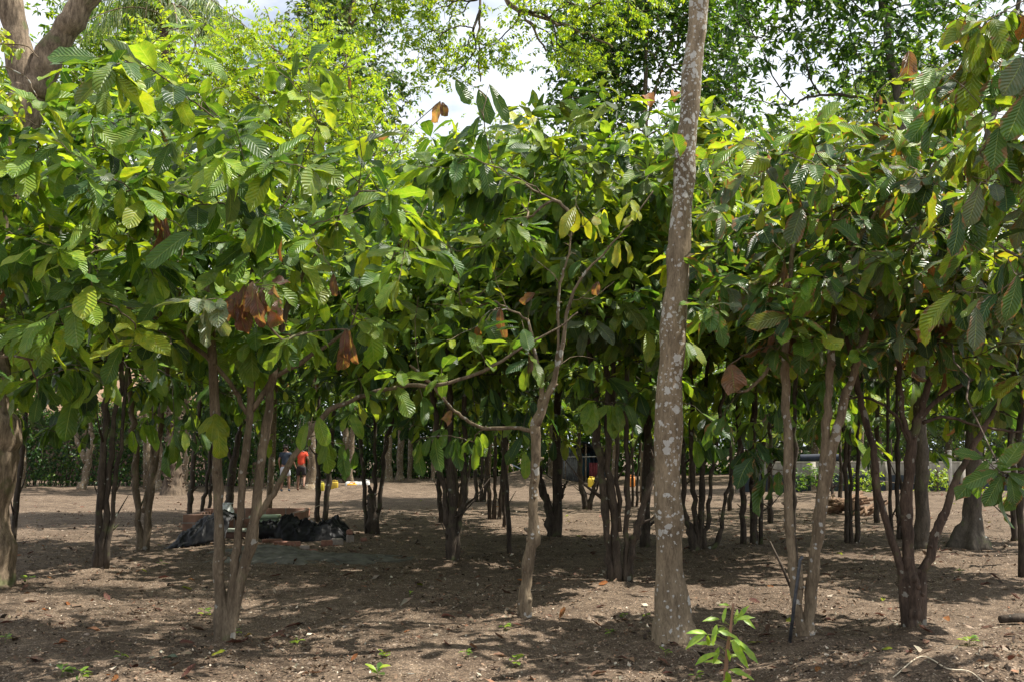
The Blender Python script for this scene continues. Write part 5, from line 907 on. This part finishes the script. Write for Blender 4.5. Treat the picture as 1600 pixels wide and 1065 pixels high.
# ------------------------------------------------------------------ logs, stump, bar, sapling, seedlings
def small_things():
    rg = np.random.default_rng(55); c = gnd(1318, 802); lm = bark_mat('log_bark', (.12, .075, .05), (.30, .20, .13), 0, (0, 0, 0), 20)
    for k in range(26):
        lv = k // 9; a = rg.uniform(-.5, .5) if k % 3 else rg.uniform(.6, 1.5); l = rg.uniform(.5, .9); q = c + [rg.normal(0, .38) * (1 - lv * .25), rg.normal(0, .25), .07 + lv * .12 + rg.uniform(0, .04)]; tl = rg.uniform(-.15, .35) if k % 4 else rg.uniform(.3, .8)
        d = np.array([math.cos(a), math.sin(a), math.sin(tl)]) * l / 2; r = rg.uniform(.035, .06); mb = MB(); mb.tube([q - d, q + [0, 0, .01], q + d], [r, r * 1.03, r * .92], 9)
        tag(mb.build('log', lm, None, True, tuple(q)), 'short brown log in the heap before the back wall', 'log', 'logs stacked before the back wall')
    g = gnd(1590, 975); mb = MB(); mb.tube([g + [-.17, -.02, .05], g + [0, .0, .06], g + [.3, .03, .06]], [.034, .04, .036], 12, lambda P, th: 1 + .1 * np.sin(5 * th[None] + P[:, :1] * 20)); tag(mb.build('log', M['bark_dark'], None, True, tuple(g)), 'dark cut log lying alone at the right edge', 'log')
    iron = plain_mat('iron', (.06, .062, .066), .5, .35, 30, .4)
    a = gnd(1233, 1003); b = at(1251, 868, 8.55); mb = MB(); mb.tube([a - [0, 0, .03], a + (b - a) * .5, b - (b - a) * .05, b + [.015, 0, 0]], [.014, .014, .014, .013], 12); tag(mb.build('iron_bar', iron, None, True, tuple(a)), 'dark grey iron bar propped against the pale leaning stems', 'bar')
    a = gnd(1240, 925); b = at(1203, 845, a[1] + .1); mb = MB(); mb.tube([a - [0, 0, .02], (a + b) / 2 + [0, 0, .01], b], [.017, .015, .010], 8); tag(mb.build('stick', M['bark_dark'], None, True, tuple(a)), 'dark stick leaning out left behind the pale stems', 'stick')
    P = [gnd(x, y) + [0, 0, .012] for x, y in ((1395, 1048), (1440, 1036), (1480, 1035), (1515, 1042), (1545, 1052))]; mb = MB(); mb.tube(smooth_path(P, 6), .0045, 7); tag(mb.build('bare_root', plain_mat('root', (.50, .42, .30), .85), None, True, tuple(P[0])), 'pale curved root lying on the sunlit heap at lower right', 'root')
    # sapling
    b = gnd(1131, 1080); Y = b[1]; T = empty('sapling', b, 'young sapling with bright green toothed leaves in the right foreground', 'sapling')
    st = smooth_path([b - [0, 0, .05], at(1136, 1020, Y), at(1141, 985, Y - .02), at(1146, 942, Y)], 6); mb = MB(); mb.tube(st, np.linspace(.016, .008, len(st)), 9); mb.build('stem', plain_mat('brown_stem', (.24, .13, .075), .8), T)
    L = Leaves(3); mb = MB(); mk = .0043
    for (x, y, l, an, dy) in [(1153, 968, 26, 70, 0), (1150, 968, 26, 20, -.05), (1158, 962, 24, -38, .03), (1140, 945, 16, 160, 0), (1130, 972, 22, 84, -.02), (1124, 966, 26, 172, 0), (1120, 975, 28, -112, -.03), (1133, 980, 22, -160, .02), (1105, 990, 30, 155, 0), (1102, 990, 34, -160, -.03), (1106, 990, 22, -84, -.05),
            (1122, 985, 30, -12, -.06), (1148, 975, 22, 75, .02), (1146, 998, 34, -28, -.04), (1143, 1000, 42, -58, -.08), (1150, 1000, 40, -40, 0), (1140, 1000, 26, -20, .05), (1123, 1010, 24, -110, .04), (1121, 1020, 36, -168, -.03), (1136, 1013, 20, -70, -.05), (1140, 1045, 34, -12, -.05), (1135, 1048, 32, -75, -.08), (1118, 1005, 26, 175, .06), (1130, 1035, 26, 165, .06), (1140, 1025, 24, 10, .08), (1134, 1060, 26, -120, -.04)]:
        o_ = at(x, y, Y + dy); j = np.argmin(np.linalg.norm(st - (o_ + [0, 0, -.03]), axis=1)); mb.tube([st[j], (st[j] + o_) / 2 + [0, 0, .01], o_], [.003, .0025, .0018], 5, cap=False)
        a = R(an); D = np.array([[math.cos(a), rg.uniform(-.6, .3), math.sin(a)]]); L.add(np.array([o_]), D, np.array([[rg.normal(0, .4), -.7, .8]]), l * mk * 1.2, l * mk * .33, rg.uniform(.2, 1.0), .25, np.array([[.24, .37, .045]]) * rg.uniform(.8, 1.25), .25, rg)  # leaf colour raised to stand in for sunlight on the shaded sapling
    cr = L.build('foliage', M['small'], T); mb.build('petioles', plain_mat('petiole', (.16, .17, .04)), cr)
    # seedlings sprouting from the soil
    def seedling(g, s, n, label, name='seedling', pal=None):
        T = empty(name, g, label, 'seedling', 'small seedlings sprouting from the soil'); L = Leaves(1); a = rg.random(n) * 6.28; D = np.stack([np.cos(a), np.sin(a), rg.uniform(.1, .9, n)], 1)
        P = g + np.stack([D[:, 0] * .01, D[:, 1] * .01, rg.uniform(.3, .9, n) * s], 1); L.add(P, D, np.tile([0, -.2, 1.], (n, 1)), s * rg.uniform(.6, 1.1, n), s * .42, rg.uniform(.3, 1.1, n), .2, pick_cols(rg, n, pal or {'light': 2, 'mature': 1, 'bright': 1}), .1, rg)
        cr = L.build('foliage', M['small'], T); mb = MB(); mb.tube([g - [0, 0, .01], g + [0, 0, s * .9]], [.0025, .0015], 5); mb.build('stem', plain_mat('green_stem', (.12, .16, .04)) if 'green_stem' not in bpy.data.materials else bpy.data.materials['green_stem'], T); return T
    spec_ = [(43, 911, .09, 'by the foot of the massive trunk'), (253, 884, .08, 'below the mossy stem pair'), (97, 1057, .10, 'at the lower left corner'), (126, 1062, .08, 'right of the lower left corner seedling'), (320, 964, .10, 'just left of the foreground tree base'),
             (372, 992, .06, 'touching the foreground tree base'), (590, 1060, .10, 'at the bottom edge left of the middle'), (805, 1040, .09, 'spreading on the bare soil below the burred trunk'), (788, 984, .06, 'left of the burred trunk base'), (602, 1028, .06, 'with a reddish pod, left of the middle'),
             (953, 992, .06, 'between the burred and lichen spotted trunks'), (975, 966, .05, 'behind the one between the two trunks'), (728, 1026, .05, 'alone in the middle foreground'), (1515, 1008, .09, 'pale, on the edge of the sunlit heap'), (1500, 895, .07, 'beyond the splayed fork'), (1040, 1024, .05, 'in front of the lichen spotted trunk'), (190, 1028, .05, 'in the left foreground shade'), (8, 1003, .07, 'at the left edge'), (465, 1008, .06, 'right of the foreground tree'), (640, 930, .05, 'in the sunlit strip'), (1088, 1060, .05, 'left of the sapling'), (1168, 812, .08, 'far, in front of the bank'), (1010, 965, .05, 'left of the lichen spotted root')]
    for x, y, s, lb in spec_: seedling(gnd(x, y), s, 7, 'small green seedling ' + lb)
    for x, y, s, n, lb in [(1455, 795, .9, 26, 'weedy yellow green shrub on the bank at the right')]:
        pass
    tree('shrub', 'sparse yellow green shrub on the bank behind the buttressed trunk', 29, [[(1555, 806, 3), (1556, 785, 3), (1558, 765, 2)], [(1555, 806, 2), (1545, 785, 2), (1538, 770, 1.5)]], [(1555, 780, 26, 20, .4)], 26, .10, {'bright': 3, 'yellow': .5}, lod=2, mat='small', cat='shrub', seed=401, nleaf=10, spread=.3, attach_z=.1, min_z=-.2)
    tree('shrub', 'dark leafy shrub growing against the wall behind the three black stems', 35.2, [[(1285, 764, 3), (1285, 745, 3), (1288, 730, 2)]], [(1250, 745, 22, 16, .5), (1285, 745, 24, 18, .5)], 60, .14, FM, lod=2, mat='small', cat='shrub', seed=402, nleaf=14, spread=.35, attach_z=.1, min_z=-.2)
    tree('shrub', 'leafy shrub growing against the wall left of the buttressed trunk', 35.2, [[(1465, 764, 3), (1465, 745, 3), (1462, 730, 2)]], [(1465, 748, 26, 16, .5), (1350, 748, 24, 16, .5)], 60, .14, FB, lod=2, mat='small', cat='shrub', seed=403, nleaf=14, spread=.35, attach_z=.1, min_z=-.2)
    # single fallen leaves that read from here
    for x, y, l, an, c, lb in [(108, 1006, .16, 170, (.30, .12, .06), 'long reddish brown fallen leaf in the left foreground'), (135, 985, .15, 10, (.24, .12, .07), 'curled brown fallen leaf above the reddish one'), (64, 955, .10, 60, (.36, .14, .05), 'orange fallen leaf near the left edge'),
            (278, 1030, .17, 175, (.15, .19, .13), 'grey green fallen leaf left of the foreground tree'), (293, 907, .12, 30, (.34, .17, .07), 'tan fallen leaf between the stem clumps'), (394, 994, .10, 160, (.38, .26, .06), 'yellow brown fallen leaf beside the foreground tree base'), (1357, 962, .10, 80, (.12, .06, .04), 'dark fallen leaf standing left of the splayed stump')]:
        g = gnd(x, y) + [0, 0, .02]; a = R(an); L = Leaves(0); L.add(np.array([g]), np.array([[math.cos(a), math.sin(a), .1]]), np.array([[0, -.2, 1.]]), l, l * .42, 1.1, .7, np.array([c]), .3, rg); tag(L.build('fallen_leaf', M['dry'], None, tuple(g)), lb, 'fallen leaf', 'whole leaves fallen on the foreground soil')
small_things()

# ------------------------------------------------------------------ canisters and people
def canister(px, py, Y, s, col, label, rz=0.0, lying=False):
    g = at(px, py, Y); g[2] = float(relief(g[0], g[1])); T = empty('canister', g, label, 'canister', 'canisters standing about the yard'); mm = plain_mat('plastic', col, .45, .12, 4)
    w_, d_, h_ = .26 * s, .18 * s, .34 * s
    if lying: w_, h_ = h_, w_ * .8
    bx('body', (g[0], g[1], g[2] + h_ / 2), (w_, d_, h_), mm, T, rz, .035 * s); mb = MB(); t = g + [0, 0, h_]
    mb.tube([t + [-.09 * s, 0, -.01], t + [-.07 * s, 0, .05 * s], t + [.04 * s, 0, .05 * s], t + [.06 * s, 0, -.01]], .016 * s, 7); mb.build('handle', mm, T)
    mb = MB(); mb.tube([t + [.09 * s, 0, -.01], t + [.09 * s, 0, .045 * s]], [.03 * s, .028 * s], 10); mb.build('cap', plain_mat('cap', tuple(v * .6 for v in col)), T)
for a in [(502, 752, 38.0, .85, (.42, .36, .03), 'dull yellow canister beside the dark stem pair'), (523, 750, 37.6, .95, (.45, .31, .03), 'bright yellow canister in the middle of the row'), (550, 753, 36.9, 1.0, (.70, .32, .02), 'flat orange yellow canister in front of the white drum', 0, True),
          (924, 762, 43.0, 1.1, (.62, .45, .03), 'yellow canister before the tarpaulin shed'), (986, 757, 42.0, 1.2, (.62, .22, .04), 'orange canister left of the lichen spotted trunk'), (572, 752, 37.2, 1.0, (.62, .62, .58), 'white canister half hidden by a thin black stem')]: canister(*a)
def drum():
    g = at(553, 748, 37.6); g[2] = float(relief(g[0], g[1])); T = empty('plastic_drum', g, 'white plastic drum lying on its side behind the orange canister', 'drum'); mb = MB(); r = .17
    xs = np.linspace(-.3, .3, 22); rr = r * (1 + .05 * np.sin(xs * 24)); rr[0] = r * .8; rr[-1] = r * .8; mb.tube([g + [x, 0, r] for x in xs], rr, 20); mb.tube([g + [-.3, 0, r], g + [-.31, 0, r]], [rr[0], .01], 20); mb.build('body', plain_mat('white_drum', (.36, .36, .33), .5, .15, 4), T)
    mb = MB(); mb.tube([g + [.31, 0, r + .02], g + [.38, 0, r + .02]], [.12, .09], 14); mb.build('lid', plain_mat('grey_lid', (.09, .09, .09), .5, .5, 3), T)
drum()
def skin(name, joints, edges, mat, parent, sub=2, root=0):
    me = bpy.data.meshes.new(name); org = Vector(parent.matrix_basis.translation) if parent.parent is None else Vector(parent.parent.matrix_basis.translation)
    me.from_pydata([Vector(j[0]) - org for j in joints], edges, []); me.materials.append(mat); o = bpy.data.objects.new(name, me); C.objects.link(o); o.parent = parent
    md = o.modifiers.new('skin', 'SKIN'); md.use_smooth_shade = True
    if not me.skin_vertices: me.attributes
    for i, j in enumerate(joints):
        r = j[1]; me.skin_vertices[0].data[i].radius = (r, r) if not isinstance(r, tuple) else r
    me.skin_vertices[0].data[root].use_root = True; s = o.modifiers.new('sub', 'SUBSURF'); s.levels = s.render_levels = sub
    return o
def person(px, py, Y, label, shirt, shorts, pose, shoe, hairc=(.02, .015, .012), h=1.72):
    g = gnd(px, py); g = at(px, py, Y); g[2] = float(relief(g[0], g[1])); T = empty('person', g, label, 'person'); k = h / 1.72
    def W(x, y, z): return (g[0] + x * k, g[1] + y * k, g[2] + z * k)
    sk = plain_mat('skin_tone', (.20, .105, .065), .6, .08, 5); J = []; E = []
    def add(p, r, par=None):
        J.append((W(*p), (r[0] * k, r[1] * k) if isinstance(r, tuple) else r * k)); i = len(J) - 1
        if par is not None: E.append((par, i))
        return i
    pel = add((0, 0, .95), (.15, .11)); wa = add((0, .01, 1.12), (.13, .095), pel); ch = add((0, .02, 1.30), (.155, .11), wa); sh = add((0, .01, 1.43), (.12, .08), ch); nk = add((0, .01, 1.50), .055, sh); hb = add((0, .03, 1.56), (.066, .075), nk); hm = add((0, .03, 1.64), (.078, .092), hb); ht = add((0, .025, 1.70), (.055, .065), hm)
    add((0, .125, 1.60), .012, hb); add((.085, .02, 1.61), .013, hm); add((-.085, .02, 1.61), .013, hm)
    legs = {}
    for s, nm in ((-1, 'l'), (1, 'r')):
        kn, an, toe = pose[nm]; hp = add((s * .09, 0, .88), (.085, .09), pel); k1 = add((s * .095 + kn[0] * .5, kn[1] * .5, .70), .075, hp); ki = add((s * .10 + kn[0], kn[1], kn[2]), .052, k1); cf = add(tuple(np.array([s * .10 + kn[0], kn[1], kn[2]]) * .6 + np.array([s * .10 + an[0], an[1] - .03, an[2]]) * .4), .055, ki)
        ai = add((s * .10 + an[0], an[1], an[2]), .034, cf); add((s * .10 + toe[0], toe[1], toe[2]), .034, ai); legs[s] = (kn, an, toe)
    arms = {}
    for s, nm in ((-1, 'al'), (1, 'ar')):
        el, wr = pose[nm]; s0 = add((s * .15, .01, 1.42), .062, sh); e = add(el, .040, s0); w_ = add(wr, .027, e); d = nrm(np.array(wr) - np.array(el)); hp = add(tuple(np.array(wr) + d * .05), (.034, .018), w_); arms[s] = (el, wr)
        sd = nrm(np.cross(d, [1., 0, 0]))
        for q, ln in ((-1.5, .055), (-.5, .07), (.5, .075), (1.5, .065)): f1 = add(tuple(np.array(wr) + d * .085 + sd * q * .017), .009, hp); add(tuple(np.array(wr) + d * (.085 + ln) + sd * q * .019 + np.array([0, .012, 0])), .008, f1)
        add(tuple(np.array(wr) + d * .055 + sd * .05), .010, hp)
    body = skin('body', J, E, sk, T)
    J = []; E = []; a = add((0, 0, .93), (.175, .135)); b = add((0, .01, 1.12), (.155, .12), a); c = add((0, .02, 1.30), (.175, .13), b); d = add((0, .01, 1.43), (.14, .095), c); add((0, .01, 1.475), (.07, .07), d)
    for s in (-1, 1): el, wr = arms[s]; s0 = add((s * .16, .01, 1.41), .078, d); add(tuple(np.array([s * .16, .01, 1.41]) * .35 + np.array(el) * .65), .066, s0)
    skin('shirt', J, E, plain_mat('shirt_cloth', shirt, .9, .12, 7), T)
    J = []; E = []; a = add((0, 0, .97), (.172, .132)); b = add((0, 0, .88), (.165, .13), a)
    for s in (-1, 1): kn, an, toe = legs[s]; x = add((s * .10, 0, .80), .10, b); add((s * .105 + kn[0] * .75, kn[1] * .75, .80 - (.80 - kn[2]) * .78), .088, x)
    skin('shorts', J, E, plain_mat('shorts_cloth', shorts, .9, .15, 7), T)
    J = []; E = []; a = add((0, .015, 1.66), (.088, .10)); add((0, .01, 1.715), (.06, .07), a); add((0, -.045, 1.60), (.06, .045), a); skin('hair', J, E, plain_mat('hair', hairc, .7), T)
    for s in (-1, 1):
        J = []; E = []; kn, an, toe = legs[s]; a = add((s * .10 + an[0], an[1], an[2] + .015), .045); b = add((s * .10 + an[0], an[1] - .03 if toe[1] >= an[1] else an[1], max(.035, an[2] - .04)), .042, a); add((s * .10 + toe[0], toe[1], toe[2]), .042, b); skin('shoe', J, E, plain_mat('shoe_c', shoe, .8), T, 1)
        mb = MB(); q = np.array(W(s * .032, .118, 1.635)); mb.tube([q - [0, .008, 0], q, q + [0, .004, 0]], [.006, .009, .005], 8); mb.build('eye', plain_mat('eye_white', (.5, .5, .48), .3), T)
person(445, 766, 38.8, 'walking person seen from behind in a dark navy shirt and pale grey shorts', (.022, .03, .045), (.40, .42, .45),
       {'l': ((-.02, .05, .49), (-.03, .0, .08), (-.03, .13, .035)), 'r': ((.02, .10, .50), (.03, .12, .09), (.03, .25, .04)), 'al': ((-.24, -.04, 1.17), (-.22, .06, .93)), 'ar': ((.26, .03, 1.18), (.33, .12, 1.0))}, (.05, .07, .09))
person(470, 764, 39.2, 'walking person seen from behind in an orange red shirt and black shorts', (.62, .07, .03), (.02, .017, .018),
       {'l': ((-.03, .12, .50), (-.05, .14, .09), (-.05, .27, .04)), 'r': ((.02, .02, .50), (.06, -.25, .27), (.07, -.30, .15)), 'al': ((-.28, .04, 1.22), (-.38, .10, 1.12)), 'ar': ((.25, -.02, 1.20), (.24, .16, 1.08))}, (.12, .05, .03))
